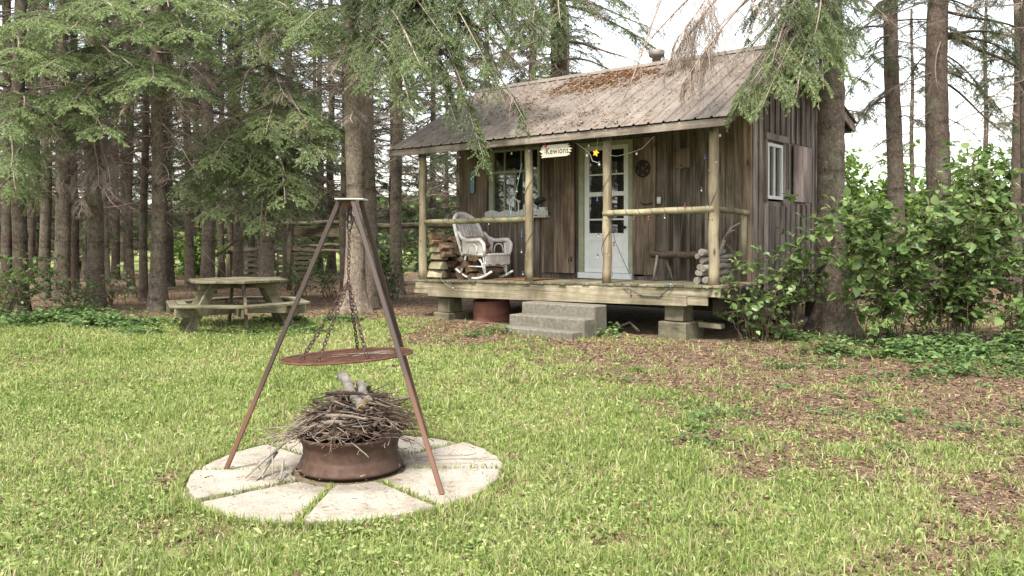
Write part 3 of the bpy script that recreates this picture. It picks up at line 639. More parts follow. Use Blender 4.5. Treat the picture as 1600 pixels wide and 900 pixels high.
# ---- front window
m = MB(); W0, W1, Z0, Z1 = 4.0, 5.16, 1.87, 3.03
cb(m, W0, W0+.05, FB-.03, FB+.03, Z0, Z1); cb(m, W1-.10, W1, FB-.03, FB+.03, Z0, Z1); cb(m, W0+.05, W1-.1, FB-.03, FB+.03, Z0, Z0+.05); cb(m, W0+.05, W1-.1, FB-.03, FB+.03, Z1-.04, Z1)
cb(m, W0+.05, W1-.1, FB-.025, FB+.025, 2.60, 2.65)
wf = m.obj('window', M['sage'], cabin, .003)
for a in (4.42, 4.33, 4.8): m = MB(); cb(m, a, a+.022, FB-.01, FB+.012, 2.65, 2.99); m.obj('glazing_bar', M['sage'], wf)
for a in (4.55, 4.80): m = MB(); cb(m, a, a+.035, FB-.005, FB+.015, 1.92, 2.60); m.obj('glazing_bar', M['sage'], wf)
m = MB(); cb(m, W0+.05, W1-.1, FB+.016, FB+.021, 1.92, 2.99); m.obj('window_pane', M['glass'], wf)
m = MB(); cb(m, 3.75, 5.2, FB-.17, FB-.03, 1.80, 1.83); m.obj('window_shelf', M['signw'], cabin, .003)
# ---- side window and shutter
def sb(m, b0, b1, o0, o1, z0, z1): return m.box(-(WR-o0), -(WR-o1), b0, b1, z0, z1)      # o = distance out of the side wall
m = MB()
for (b0, b1, z0, z1) in ((1.88, 1.94, 2.03, 2.86), (2.40, 2.46, 2.03, 2.86), (1.94, 2.40, 2.03, 2.08), (1.94, 2.40, 2.81, 2.86)): sb(m, b0, b1, -.01, .035, z0, z1)
sb(m, 2.15, 2.185, 0, .025, 2.08, 2.81); sw = m.obj('side_window', M['white'], cabin, .003)
m = MB(); sb(m, 1.94, 2.40, -.003, .002, 2.08, 2.81); m.obj('window_pane', M['glass'], sw)
m = MB(); sb(m, 1.80, 1.875, 0, .04, 1.98, 2.95); sb(m, 2.465, 2.56, 0, .04, 1.98, 2.95); m.obj('window_trim', M['board_side'], cabin, .003)
m = MB(); sb(m, 1.80, 2.66, 0, .055, 2.90, 3.0); m.obj('window_head', M['board_side'], cabin, .003)
m = MB()
for q in range(4): sb(m, 2.86+.187*q, 2.86+.187*q+.184, .034, .056, 2.02, 2.91)
m.obj('side_shutter', wood('pale_side_shutter', (.15, .115, .10), (.27, .22, .20), (.36, .30, .275), scale=22), cabin, .003)
m = MB(); sb(m, 2.66, 2.70, .03, .05, 2.2, 2.95); m.obj('hook_strip', M['fascia'], cabin, .005)
# heart plaque built into the wall
m = MB(); ho = [(1.13, 2.80), (1.42, 2.80), (1.42, 2.52), (1.37, 2.50), (1.34, 2.515), (1.275, 2.495), (1.21, 2.515), (1.18, 2.50), (1.13, 2.52)]
m.prism([(-a, z) for a, z in ho], 0, .02, Matrix.Translation((0, FB-.03, 0)) @ Matrix.Rotation(R(90), 4, 'X'))
pq = m.obj('plaque', M['shutter']); pq.location = (CO[0], CO[1], 0); pq.rotation_euler = (0, 0, ROT); tag(pq, 'scalloped wooden plaque with small heart hung on the front wall', 'plaque')
m = MB(); h_ = [(.0, -.022), (.02, .002), (.019, .012), (.01, .015), (0, .008), (-.01, .015), (-.019, .012), (-.02, .002)]
m.prism([(-1.275+x_, 2.545+z_) for x_, z_ in h_], 0, .004, Matrix.Translation((0, FB-.0505, 0)) @ Matrix.Rotation(R(90), 4, 'X')); m.obj('heart', M['ink'], pq)

# ------------------------------------------------------------ concrete steps
rs = random.Random(8)
m = MB(); st = empty('concrete_steps', L(2.35, -.4, .1), ROT, 'weathered concrete steps of three treads in front of the porch', 'steps')
def stp(a0, a1, b0, b1, z0, z1, nm):
    m = MB(); m.box(-(a1-2.35), -(a0-2.35), b0+.4, b1+.4, z0-.1, z1-.1, .004, rnd=rs); return m.obj(nm, M['concrete'], st, .014)
stp(1.69, 3.0, -.35, -.045, .05, .505, 'step'); stp(1.69, 3.02, -.62, -.3535, .05, .34, 'step'); stp(1.72, 2.95, -.86, -.6235, .03, .185, 'step')
# rusty drum under the porch
m = MB(); m.lathe([(.33, 0), (.335, .02), (.325, .04), (.315, .17), (.32, .18), (.313, .19), (.30, .36), (.30, .40), (.27, .40)], 28); dr_ = m.obj('metal_drum', M['drum']); dr_.location = L(4.30, .50, .04); dr_.rotation_euler = (R(4), R(-5), 0); tag(dr_, 'reddish rusty metal drum standing under the porch floor', 'drum')
m = MB(); m.tube([(0, 0, .02), (.25, .02, .14), (.42, 0, .02)], .02, 8); o = m.obj('bent_pipe', M['under']); o.location = L(1.7, .15, .12); o.rotation_euler = (0, 0, ROT); tag(o, 'dark bent pipe lying under the porch right of the steps', 'pipe')

# ------------------------------------------------------------ rocking chair
def rocker():
    z = zd(4.6); t = empty('rocking_chair', L(4.62, .62, z+.002), ROT+R(-4), 'white wicker rocking chair facing right on the porch', 'rocking chair')
    wk = M['wicker']
    def arc(side):                       # rockers run along local x
        m = MB(); pts = [(-.42+.86*i/14, side*.25, .16*((i/14-.52)*2)**2*.85+.02) for i in range(15)]; m.tube(pts, .02, 8); m.obj('rocker', wk, t)
    arc(-1); arc(1)
    for s in (-1, 1):
        m = MB(); m.tube([(.30, s*.25, .05), (.27, s*.26, .38), (.24, s*.27, .62)], [.02, .021, .02], 8); m.obj('leg', wk, t)
        m = MB(); m.tube([(-.30, s*.25, .09), (-.17, s*.25, .40)], .019, 8); m.obj('leg', wk, t)
        m = MB(); m.tube([(-.24, s*.25, .22), (.28, s*.25, .22)], .011, 6); m.tube([(.27, s*.25, .12), (.18, s*.25, .36)], .011, 6); m.tube([(.29, s*.25, .22), (.12, s*.25, .36)], .011, 6); m.obj('stretcher', wk, t)
    m = MB(); m.tube([(.28, -.25, .24), (.28, .25, .24)], .011, 6); m.obj('stretcher', wk, t)
    m = MB(); sh = [(-.22, -.25), (.30, -.29), (.33, -.2), (.33, .2), (.30, .29), (-.22, .25)]; m.prism(sh, .385, .42); s_ = m.obj('seat', M['weave'], t, .01)
    m = MB(); m.tube([(x, y, .42) for x, y in sh], .022, 8, closed=True); m.obj('seat_rim', wk, s_)
    # woven apron at the front with a scalloped lower edge
    m = MB(); top = [(.33, -.29+.58*i/24, .40) for i in range(25)]; bot = [(.335, -.29+.58*i/24, .24+.03*abs(math.sin(i/24*PI*3))+(.05 if i in (0, 24) else 0)) for i in range(25)]
    m.add(top+bot, [(i, i+1, 26+i, 25+i) for i in range(24)]); ap = m.obj('apron', M['weave'], t); so = ap.modifiers.new('s', 'SOLIDIFY'); so.thickness = .012
    m = MB(); m.tube(bot, .011, 6); m.obj('apron_edge', wk, ap)
    for i in range(12):
        pass
    # back: tall rounded panel rolled outwards at the edge
    out = []; nn = 22
    for i in range(nn+1):
        f = i/nn; a = PI*f; y = -.30*math.cos(a)*(1+.10*math.sin(a)**.5 if 0 < f < 1 else 1); zz = .40+.0+.72*min(1, math.sin(a)**.42 if 0 < f < 1 else 0)
        out.append((y, zz))
    def bx(zz): return -.19-.30*((zz-.4)/.72)
    m = MB(); vs = []; K = 8
    for i, (y, zz) in enumerate(out):
        for k in range(K+1):
            f = k/K; z2 = .42+(zz-.42)*f; vs.append((bx(z2)-.07*(1-(y/.33)**2)+0.0, y, z2))
    fs = [(i*(K+1)+k, (i+1)*(K+1)+k, (i+1)*(K+1)+k+1, i*(K+1)+k+1) for i in range(nn) for k in range(K)]
    m.add(vs, fs, True); bk = m.obj('backrest', M['weave'], t); so = bk.modifiers.new('s', 'SOLIDIFY'); so.thickness = .014
    m = MB(); m.tube([(bx(zz)-.07*(1-(y/.33)**2), y, zz) for y, zz in out], [.026+.012*math.sin(PI*i/nn) for i in range(nn+1)], 9); m.obj('back_rim', wk, bk)
    m = MB()
    for q in range(-3, 4):
        y = q*.085; zt = .42+.66*(1-(abs(y)/.36)**3); m.tube([(bx(.42)-.07*(1-(y/.33)**2)+.012, y, .44), (bx(zt)-.07*(1-(y/.33)**2)+.012, y, zt)], .006, 5)
    m.obj('back_stakes', wk, bk)
    # arms: rolled tops with woven side panels and a round hoop
    for s in (-1, 1):
        m = MB(); P = [(-.30, s*.30, .80), (-.20, s*.32, .70), (-.05, s*.325, .655), (.12, s*.33, .665), (.26, s*.33, .67), (.335, s*.325, .60), (.34, s*.31, .50), (.32, s*.29, .41)]
        m.tube(P, [.024, .03, .034, .036, .036, .034, .03, .024], 9); ar = m.obj('armrest', wk, t)
        m = MB(); xs = [-.20+.52*i/12 for i in range(13)]; up = [(x, s*.31, .645 if x > -.1 else .645+(-.1-x)*.6) for x in xs]; dn = [(x, s*.285, .43) for x in xs]
        m.add(up+dn, [(i, i+1, 14+i, 13+i) for i in range(12)]) if s < 0 else m.add(up+dn, [(i, i+1, 14+i, 13+i) for i in range(12) if i < 3 or i > 9])
        pn = m.obj('arm_panel', M['weave'], t); so = pn.modifiers.new('s', 'SOLIDIFY'); so.thickness = .012
        m = MB(); m.tube([(-.06+.17*(1-math.cos(PI*i/12))/2*1.3, s*.315, .44+.16*math.sin(PI*i/12)**.6) for i in range(13)], .012, 6); m.obj('arm_hoop', wk, pn)
rocker()

# ------------------------------------------------------------ firewood on the porch (each log one object)
def split_log(r, ln, kind, rnd):
    m = MB()
    if kind == 0: poly = [(r*math.cos(2*PI*k/9)*rnd.uniform(.88, 1.08), r*math.sin(2*PI*k/9)*rnd.uniform(.88, 1.08)) for k in range(9)]
    elif kind == 1: poly = [(-r, -.4*r), (-.3*r, -.55*r), (r*.95, -.5*r), (r*.8, .25*r), (.35*r, .8*r), (-.3*r, .85*r), (-.85*r, .3*r)]
    else: poly = [(-r, -.6*r), (r, -.7*r), (.7*r, .2*r), (.1*r, .85*r), (-.4*r, .5*r)]
    poly = [(x*rnd.uniform(.9, 1.1), y*rnd.uniform(.9, 1.1)) for x, y in poly]
    m.prism(poly, -ln/2, ln/2, Matrix.Rotation(R(90), 4, 'X')); return m
def wood_log(parent_label, a, b, z, r, ln, kind, rnd, mt, rot=(0, 0), group='firewood stack on the porch', yaw=0):
    m = split_log(r, ln, kind, rnd); o = m.obj('firewood_log', mt, None, .006); o.location = L(a, b, z); o.rotation_euler = (rot[0], rnd.uniform(0, 6.28) if kind != 3 else rot[1], ROT+yaw); o.rotation_mode = 'ZYX' if False else 'XYZ'
    return tag(o, parent_label, 'firewood', group)
rw = random.Random(12)
mixm = [M['split'], M['split'], M['logbark'], M['split'], wood('split_wood_dark', (.07, .045, .03), (.17, .11, .07), (.27, .19, .125), grain=(1, .2, 1), scale=14, knots=False)]
z = zd(5)+.06
for row in range(7):
    cnt = 9-row//3; a = 5.62-.05*(row % 2)
    while a > 4.42+row*.06:
        r = rw.uniform(.05, .08); a -= r*.92
        wood_log('brown split firewood log stacked at the left end of the porch behind the rocking chair', a, rw.uniform(.5, .8), z+rw.uniform(-.02, .02), r, .42, rw.choice((0, 1, 2, 1)), rw, rw.choice(mixm), group='brown firewood stacked behind the rocking chair'); a -= r*.92
    z += .104
for (a, b, dz, r, lab) in ((5.36, .25, .075, .095, 'large pale split log at the foot of the firewood stack'), (5.34, .26, .225, .105, 'large pale split log second from the bottom beside the left porch post'), (5.33, .27, .375, .08, 'pale wedge of split wood third from the bottom beside the left porch post'), (5.38, .28, .50, .075, 'pale split log topmost of the four by the left porch post'),):
    m = split_log(r, .30, 1, rw); o = m.obj('firewood_log', M['split_pale'], None, .008); o.location = L(a, b, zd(5.3)+dz); o.rotation_euler = (0, 0, ROT+R(90+rw.uniform(-12, 12))); tag(o, lab, 'firewood', 'large pale split logs by the left post')
for (a, b, dz, r) in ((5.36, .27, .64, .06), (5.2, .33, .56, .065), (5.15, .32, .43, .06), (5.42, .3, .74, .06)):
    wood_log('orange-brown split log on the upper front of the firewood stack', a, b, zd(5)+dz, r, .34, 1, rw, M['split'], group='orange-brown logs on the upper front of the firewood stack')
# grey branches at the right end
rb_ = random.Random(3)
gl = [(.47, .05, .052, 1), (.34, .05, .05, 1), (.40, .14, .04, 0), (.46, .155, .035, 0), (.36, .225, .045, 0), (.44, .245, .04, 0), (.40, .32, .04, 0), (.46, .37, .035, 0), (.38, .42, .045, 0)]
for k, (a, dz, r, _) in enumerate(gl):
    m = MB(); ln = rb_.uniform(.75, .95); n = 7; pts = [((rb_.uniform(-.012, .012)), -.05+ln*i/(n-1), .012*math.sin(i+k)) for i in range(n)]
    m.tube(pts, [r*rb_.uniform(.88, 1.08) for _ in range(n)], 9, wob=.05, rnd=rb_); o = m.obj('stacked_branch', M['birch'] if k % 3 else M['grey_branch']); o.location = L(a, .3+rb_.uniform(-.04, .05), zd(a)+dz); o.rotation_euler = (0, 0, ROT+rb_.uniform(-.1, .1))
    tag(o, 'barky grey branch piled behind the right corner post of the porch', 'branch', 'grey branches piled behind the right porch post')
m = MB(); pts = [(0, 0, 0), (.03, .1, .22), (.12, .14, .40), (.22, .2, .46)]; m.tube(pts, [.03, .028, .02, .012], 7); m.tube([(.03, .1, .22), (.13, .05, .33), (.22, .02, .36)], [.02, .014, .008], 6)
o = m.obj('curved_branch', M['grey_branch']); o.location = L(.40, .8, 1.2); o.rotation_euler = (0, 0, ROT); tag(o, 'curved antler-like branch leaning on top of the branch pile', 'branch')
# log bench
lb = empty('log_bench', L(1.1, 1.08, zd(1.1)), ROT, 'rustic half-log bench with peg legs against the front wall', 'bench')
m = MB(); n = 16; pts = [(-.52+1.06*i/(n-1), .01*math.sin(i), .405+.012*math.sin(i*1.4)) for i in range(n)]
m.tube(pts, [.075*(1+rb_.uniform(-.09, .09)) for _ in range(n)], 10, wob=.06, rnd=rb_); m.v = [(x, y*1.6, min(zz, .44+.004*math.sin(x*40))) for x, y, zz in m.v]; m.obj('seat', M['logbark'], lb)
for x, y, dx in ((-.38, -.09, -.05), (-.36, .1, .12), (.4, -.09, .05), (.42, .1, .0)):
    m = MB(); m.tube([(x, y, .38), (x+dx, y*1.3, .002)], [.022, .018], 8); m.obj('leg', M['grey_branch'], lb)
# mat
m = MB(); m.box(-.42, .42, -.36, .36, 0, .012, .006, rnd=rb_); o = m.obj('door_mat', M['mat'], None, .004); o.location = L(3.75, .72, zd(3.7)+.004); o.rotation_euler = (R(0), R(-1.0), ROT); tag(o, 'rust coloured mat on the porch floor in front of the window', 'mat')

# ------------------------------------------------------------ white slatted planter on the window shelf
pl = empty('planter_box', L(4.35, FB-.115, 1.832), ROT, 'white slatted planter with wavy top and a hoop handle on the window shelf', 'planter')
m = MB(); n = 46
for i in range(n):
    x = -.78+1.40*i/(n-1); h = .07+.045*abs(math.sin((x+.08)*PI/.36)); m.box(x-.0085, x+.0085, -.05, -.042, 0, h); 
m.obj('slats', M['white'], pl)
m = MB(); m.box(-.78, .62, -.041, -.036, .0, .085); m.box(-.78, .62, -.036, .03, 0, .012); m.obj('trough', M['birch'], pl)
m = MB(); m.tube([(-.21, -.045, 0), (-.21, -.045, .22), (-.19, -.045, .27), (-.11, -.045, .315), (-.03, -.045, .27), (-.01, -.045, .22), (-.01, -.045, 0)], .013, 8); m.obj('handle', M['white'], pl)
m = MB(); m.ball((-.23, -.045, .245), .022, 8, 6); m.ball((.01, -.045, .255), .022, 8, 6); m.obj('finial', M['white'], pl)
m = MB(); m.box(-.055, .055, -.04, .04, 0, .13); m.box(-.065, .065, -.05, .05, .13, .145); o = m.obj('white_tin', M['white'], None, .004); o.location = L(3.86, FB-.11, 1.832); o.rotation_euler = (0, 0, ROT); tag(o, 'small white box at the right end of the window shelf', 'box')
lm = empty('black_lamp', L(3.97, FB-.12, 1.832), ROT, 'black curved reading lamp on the window shelf behind the second post', 'lamp')
m = MB(); m.lathe([(0, 0), (.05, 0), (.05, .015), (.012, .02), (.01, .12)], 14); m.tube([(0, 0, .12), (.01, 0, .2), (.04, 0, .26)], .01, 8); m.obj('stand', M['black'], lm)
m = MB(); m.tube([(-.03, -.01, .20), (.02, -.01, .265), (.10, -.01, .285), (.15, -.01, .28)], [.045, .05, .04, .02], 10); m.obj('lamp_shade', M['black'], lm)
# curtains / things seen through the front window: a dark blind hung outside the pane line is left out
# ------------------------------------------------------------ wall ornaments
ov = empty('wall_ornament', L(5.545, FB-.034, 2.48), ROT, 'long oval teal glass ornament on the left end of the front wall', 'wall ornament')
def cap(w_, h_, n=10): return [(w_*math.cos(PI*k/n), h_+w_*math.sin(PI*k/n)) for k in range(n+1)]+[(-w_*math.cos(PI*k/n), -h_-w_*math.sin(PI*k/n)) for k in range(n+1)]
RX = Matrix.Rotation(R(90), 4, 'X')
m = MB(); m.prism(cap(.065, .165), 0, .018, RX); m.obj('rim', M['teal_rim'], ov, .003)
m = MB(); m.prism(cap(.047, .165), .019, .026, RX); m.obj('glass', M['teal'], ov, .003)
wr = empty('iron_wreath', L(1.93, FB-.066, 2.53), ROT, 'round dark iron wreath on the plank shutter right of the door', 'wall ornament')
m = MB(); m.tube([(.125*math.cos(2*PI*k/24), -.012, .125*math.sin(2*PI*k/24)) for k in range(24)], .013, 7, closed=True); m.obj('ring', M['iron'], wr)
m = MB()
for k in range(5):
    a = PI/2+4*PI*k/5; b_ = PI/2+4*PI*(k+1)/5; m.tube([(.12*math.cos(a), -.012, .12*math.sin(a)), (.12*math.cos(b_), -.012, .12*math.sin(b_))], .008, 6)
m.obj('star', M['iron'], wr)
for k in range(6):
    m = MB(); a = 2*PI*k/6; m.ball((.09*math.cos(a), -.02, .09*math.sin(a)), .022, 8, 6, (1, .5, 1)); m.obj('rosette', M['iron'], wr)
m = MB(); m.tube([(-.11, -.01, .0), (-.1, -.01, -.03), (.0, -.01, -.045), (.10, -.01, -.03)], .007, 6)
for k in range(4): m.tube([(-.06+.04*k, -.01, -.04), (-.06+.04*k, -.03, -.06), (-.06+.04*k, -.035, -.045)], .005, 5)
o = m.obj('key_hooks', M['iron']); o.location = L(1.86, FB-.066, 2.02); o.rotation_euler = (0, 0, ROT); tag(o, 'small dark iron hook rack below the round wreath', 'hook rack')
m = MB(); m.lathe([(0, 0), (.032, 0), (.034, .1), (0, .11)], 12); o = m.obj('thermometer', M['white']); o.location = L(1.66, FB-.05, 1.98); tag(o, 'tiny white gadget on the wall right of the plank shutter', 'thermometer')
# ------------------------------------------------------------ name sign
sg = empty('name_sign', L(2.54, -.11, 2.73), ROT+R(0), 'whitewashed wooden name sign with jagged ends hanging under the eave', 'sign')
jag = [(-.30, .015), (-.255, .035), (-.285, .06), (-.23, .075), (-.25, .095), (.24, .095), (.21, .075), (.265, .062), (.225, .045), (.30, .02), (.25, .0), (.285, -.025), (.23, -.04), (.26, -.065), (.20, -.085), (-.27, -.09), (-.24, -.065), (-.28, -.045), (-.235, -.03), (-.27, -.01)]
m = MB(); m.prism(jag, 0, .016, RX); m.obj('board', M['signw'], sg, .002)
tx = bpy.data.curves.new('lettering', 'FONT'); tx.body = 'Kewions'; tx.size = .132; tx.extrude = .001; tx.align_x = 'CENTER'; tx.align_y = 'CENTER'; tx.offset = .001; tx.space_character = 1.08
to = bpy.data.objects.new('tmp', tx); COL.objects.link(to); dg = bpy.context.evaluated_depsgraph_get(); tm = bpy.data.meshes.new_from_object(to.evaluated_get(dg)); bpy.data.objects.remove(to)
tm.transform(Matrix.Translation((.03, -.0185, .0)) @ RX @ Matrix.Diagonal((.85, 1, 1, 1))); to = link('lettering', tm, sg, None); tm.materials.clear(); tm.materials.append(M['ink'])
m = MB()
for q in range(5): m.ball((-.185+.012*math.cos(q*1.26), -.019, .02+.02*math.sin(q*1.26)), .010, 6, 4, (1, .2, 1))
m.tube([(-.2, -.018, -.03), (-.185, -.018, .02)], .003, 4); m.obj('painted_flower', plain('faded_paint', (.35, .32, .24), .8, 0, .1, 9, 0), sg)
m = MB(); m.tube([(-.19, -.008, .09), (-.19, .0, .18)], .003, 5); m.tube([(.19, -.008, .09), (.19, .0, .16)], .003, 5); m.obj('cord', M['iron'], sg)
m = MB(); m.ball((-.19, -.03, .135), .024, 8, 6); m.ball((-.175, -.03, .085), .02, 8, 6); o = m.obj('red_ornament', M['red']); o.location = L(2.54, -.11, 2.73); o.rotation_euler = (0, 0, ROT); tag(o, 'small dark red ornament clipped above the name sign', 'ornament')

# ------------------------------------------------------------ string lights
rl = random.Random(21)
lights = empty('string_lights', L(3, .1, 2.85), ROT, 'string of party lights looped under the porch eave and around the rails', 'string lights')
def lp(a, b, z): return (-(a-3), b-.1, z-2.85)
def cord(pts, mt='cord', r=.0045):
    P = []; Q = [Vector(lp(*p)) for p in pts]
    for i in range(len(Q)-1):
        for k in range(6):
            t = k/6; p = Q[i].lerp(Q[i+1], t); P.append(p)
    P.append(Q[-1]); mm = MB(); mm.tube(P, r, 5); mm.obj('cord', M[mt], lights)
def swag(p, q, sag, n=9): return [(p[0]+(q[0]-p[0])*i/(n-1), p[1]+(q[1]-p[1])*i/(n-1), p[2]+(q[2]-p[2])*i/(n-1)-sag*4*(i/(n-1))*(1-i/(n-1))) for i in range(n)]
def bulb(a, b, z, mt='bulb', r=.017):
    m = MB(); x, y, zz = lp(a, b, z); m.ball((x, y, zz-.03), r, 8, 6, (1, 1, 1.25)); o = m.obj('bulb', M[mt], lights); m = MB(); m.lathe([(.011, -.008), (.012, .018), (.006, .02)], 8, (x, y, zz)); m.obj('socket', M['cord'], o)
eave = [(5.6, -.03, 2.84), (4.9, -.03, 2.83), (4.3, -.03, 2.85), (3.6, -.03, 2.83), (2.95, -.03, 2.85), (2.2, -.03, 2.84), (1.2, -.03, 2.85), (.1, -.03, 2.84)]
cord(eave)
for a, z_ in ((5.66, 2.80), (5.2, 2.78), (4.55, 2.80), (4.1, 2.79), (3.45, 2.79), (3.1, 2.81), (-.02, 2.79)): bulb(a, -.04, z_)
sw1 = swag((2.28, -.05, 2.84), (1.75, -.02, 2.42), -.0, 3)
cord([(2.24, -.05, 2.84), (2.05, -.06, 2.72), (1.97, -.06, 2.65), (1.93, -.06, 2.55), (1.83, -.06, 2.52), (1.80, -.06, 2.52)], 'cordw')
for a, z_ in ((2.02, 2.66), (1.81, 2.52), (1.99, 2.80)): bulb(a, -.065, z_)
cord([(1.80, .02, 2.82), (1.68, .0, 2.62), (1.55, 0, 2.60), (1.35, 0, 2.63), (1.15, 0, 2.68), (.95, -.02, 2.83)], 'cordw')
bulb(1.23, -.01, 2.64)
for (a, r, z0, z1, tn) in ((3.215, .075, 1.0, 2.8, 2.2), (1.785, .078, .9, 2.8, 2.4), (.135, .078, 1.85, 2.7, .8)):       # cord wound round the posts
    n = 60; cord([(a+r*math.cos(tn*2*PI*i/n), .1+r*math.sin(tn*2*PI*i/n), z1+(z0-z1)*i/n) for i in range(n+1)], 'cord', .004)
for (a0, a1, z0, z1, b0, b1, r) in ((5.45, 3.3, 1.725, 1.734, .1, .1, .048), (1.72, .2, 1.802, 1.829, .07, .06, .05)):            # and round the rails
    n = 96; tn = 7.5; cord([(a0+(a1-a0)*i/n, b0+r*math.cos(tn*2*PI*i/n), z0+(z1-z0)*i/n+r*math.sin(tn*2*PI*i/n)) for i in range(n+1)], 'cord', .0045)
for a, b, z_, c in ((3.98, .03, 1.70, 'bulb'), (4.9, .03, 1.79, 'teal'), (1.28, .0, 1.74, 'red'), (1.05, .0, 1.73, 'red'), (.8, 0, 1.75, 'bulb'), (.5, .0, 1.90, 'red'), (3.3, .02, 1.56, 'blue'), (3.3, .02, 1.50, 'blue'), (3.3, .02, 1.26, 'bulb'), (3.27, .02, .92, 'teal'), (1.9, .02, 2.02, 'blue'), (1.88, .02, 1.5, 'bulb'), (1.62, .02, 1.38, 'red'), (.22, .02, 2.52, 'blue'), (.27, .02, 2.10, 'bulb'), (4.7, -.04, .66, 'bulb'), (1.3, -.05, .70, 'red'), (1.88, 0, 1.2, 'bulb'), (.7, -.02, .86, 'teal'), (3.38, .03, 2.4, 'bulb'), (3.40, .03, 2.2, 'bulb')): bulb(a, b, z_, c, .013)
cord([(1.70, .03, 1.80), (1.60, .02, 1.4), (1.42, .02, 1.05), (1.28, .0, .83)], 'cord'); cord([(.20, .02, 2.8), (.30, .03, 2.2), (.50, .03, 1.88)], 'cord', .0025); cord([(.52, .02, 1.8), (.62, .03, 1.2), (.80, .0, .86)], 'cord', .0025)
cord([(1.45, -.04, .82), (1.32, -.05, .74), (1.12, -.05, .665), (.85, -.05, .66), (.75, -.05, .74), (.68, -.04, .80)], 'cord', .007)
cord([(5.1, .0, .84), (4.9, -.04, .70), (4.6, -.04, .58), (4.45, -.04, .66), (4.35, -.02, .78)], 'cordw', .003); cord([(3.55, .03, 1.7), (3.5, .03, 1.95), (3.38, .03, 2.3), (3.3, .03, 2.6)], 'teal', .004)
m = MB(); stp_ = [((.062 if k % 2 == 0 else .03)*math.sin(2*PI*k/10), (.062 if k % 2 == 0 else .03)*math.cos(2*PI*k/10)) for k in range(10)]
m.prism(stp_, -.012, .012, RX); o = m.obj('star_ornament', M['star'], None, .008); o.location = L(1.865, -.07, 2.66); o.rotation_euler = (0, R(15), ROT); tag(o, 'bright yellow star hanging from the eave in front of the door', 'star ornament')
m = MB(); m.tube([(0, 0, .0), (-.03, 0, .25), (-.04, .03, .30)], .0035, 5); m.obj('cord', M['cordw'], o).location = (0, 0, .06)

# ------------------------------------------------------------ fire pit
PC = (-1.0, 5.07)
angs = [2, 47, 92, 137, 182, 221, 265, 311, 362]
labs = ['right slab of the stone ring nearest the front tripod leg', 'slab on the upper right of the stone ring, twigs lying on it', 'slab at the back of the stone ring behind the fire bowl', 'slab at the back left of the stone ring under pine litter', 'left slab of the stone ring at the left tripod leg', 'front left slab of the stone ring', 'front middle slab of the stone ring', 'front right slab under the foot of the tripod']
labs = ['slab at the right back edge of the stone ring, between two joints with twigs', 'pale slab behind the fire bowl on the right', 'slab hidden behind the fire bowl', 'litter-strewn slab at the back left by the left tripod foot', 'leftmost pale slab of the stone ring', 'front left slab, wide and clean, of the stone ring', 'front middle slab of the ring, just left of the front tripod foot', 'right front slab carrying the front tripod foot']
rp = random.Random(2)
for k in range(8):
    a0, a1 = R(angs[k]+1.2), R(angs[k+1]-1.2); ro = .94+rp.uniform(-.02, .02); ri = .34; n = 16; P = []; cs_ = rp.uniform(.0, .05); ce_ = rp.uniform(0, .05)
    for i in range(n+1): 
        a = a0+(a1-a0)*i/n; P.append((PC[0]+ro*(1+rp.uniform(-.009, .009)-(cs_ if i == 0 else ce_ if i == n else 0))*math.cos(a), PC[1]+ro*(1+rp.uniform(-.009, .009)-(cs_ if i == 0 else ce_ if i == n else 0))*math.sin(a)))
    for q in range(1, 6):
        f = q/6; rq = ro+(ri-ro)*f; a = a1+rp.uniform(-.014, .010)-.012*f; P.append((PC[0]+rq*math.cos(a), PC[1]+rq*math.sin(a)))
    for i in range(7): 
        a = a1-.05+(a0-a1+.1)*i/6; P.append((PC[0]+ri*(1+rp.uniform(-.03, .03))*math.cos(a), PC[1]+ri*math.sin(a)))
    for q in range(1, 6):
        f = 1-q/6; rq = ro+(ri-ro)*f; a = a0+rp.uniform(-.010, .014)+.012*f; P.append((PC[0]+rq*math.cos(a), PC[1]+rq*math.sin(a)))
    m = MB(); m.prism(P, -.03, .034+rp.uniform(-.010, .008), Matrix.Translation((PC[0], PC[1], 0)) @ Matrix.Rotation(R(rp.uniform(-.5, .5)), 4, 'X') @ Matrix.Rotation(R(rp.uniform(-.5, .5)), 4, 'Y') @ Matrix.Translation((-PC[0], -PC[1], 0))); o = m.obj('paving_slab', M['slab'], None, .008); tag(o, labs[k], 'paving slab', 'wedge slabs around the fire bowl')
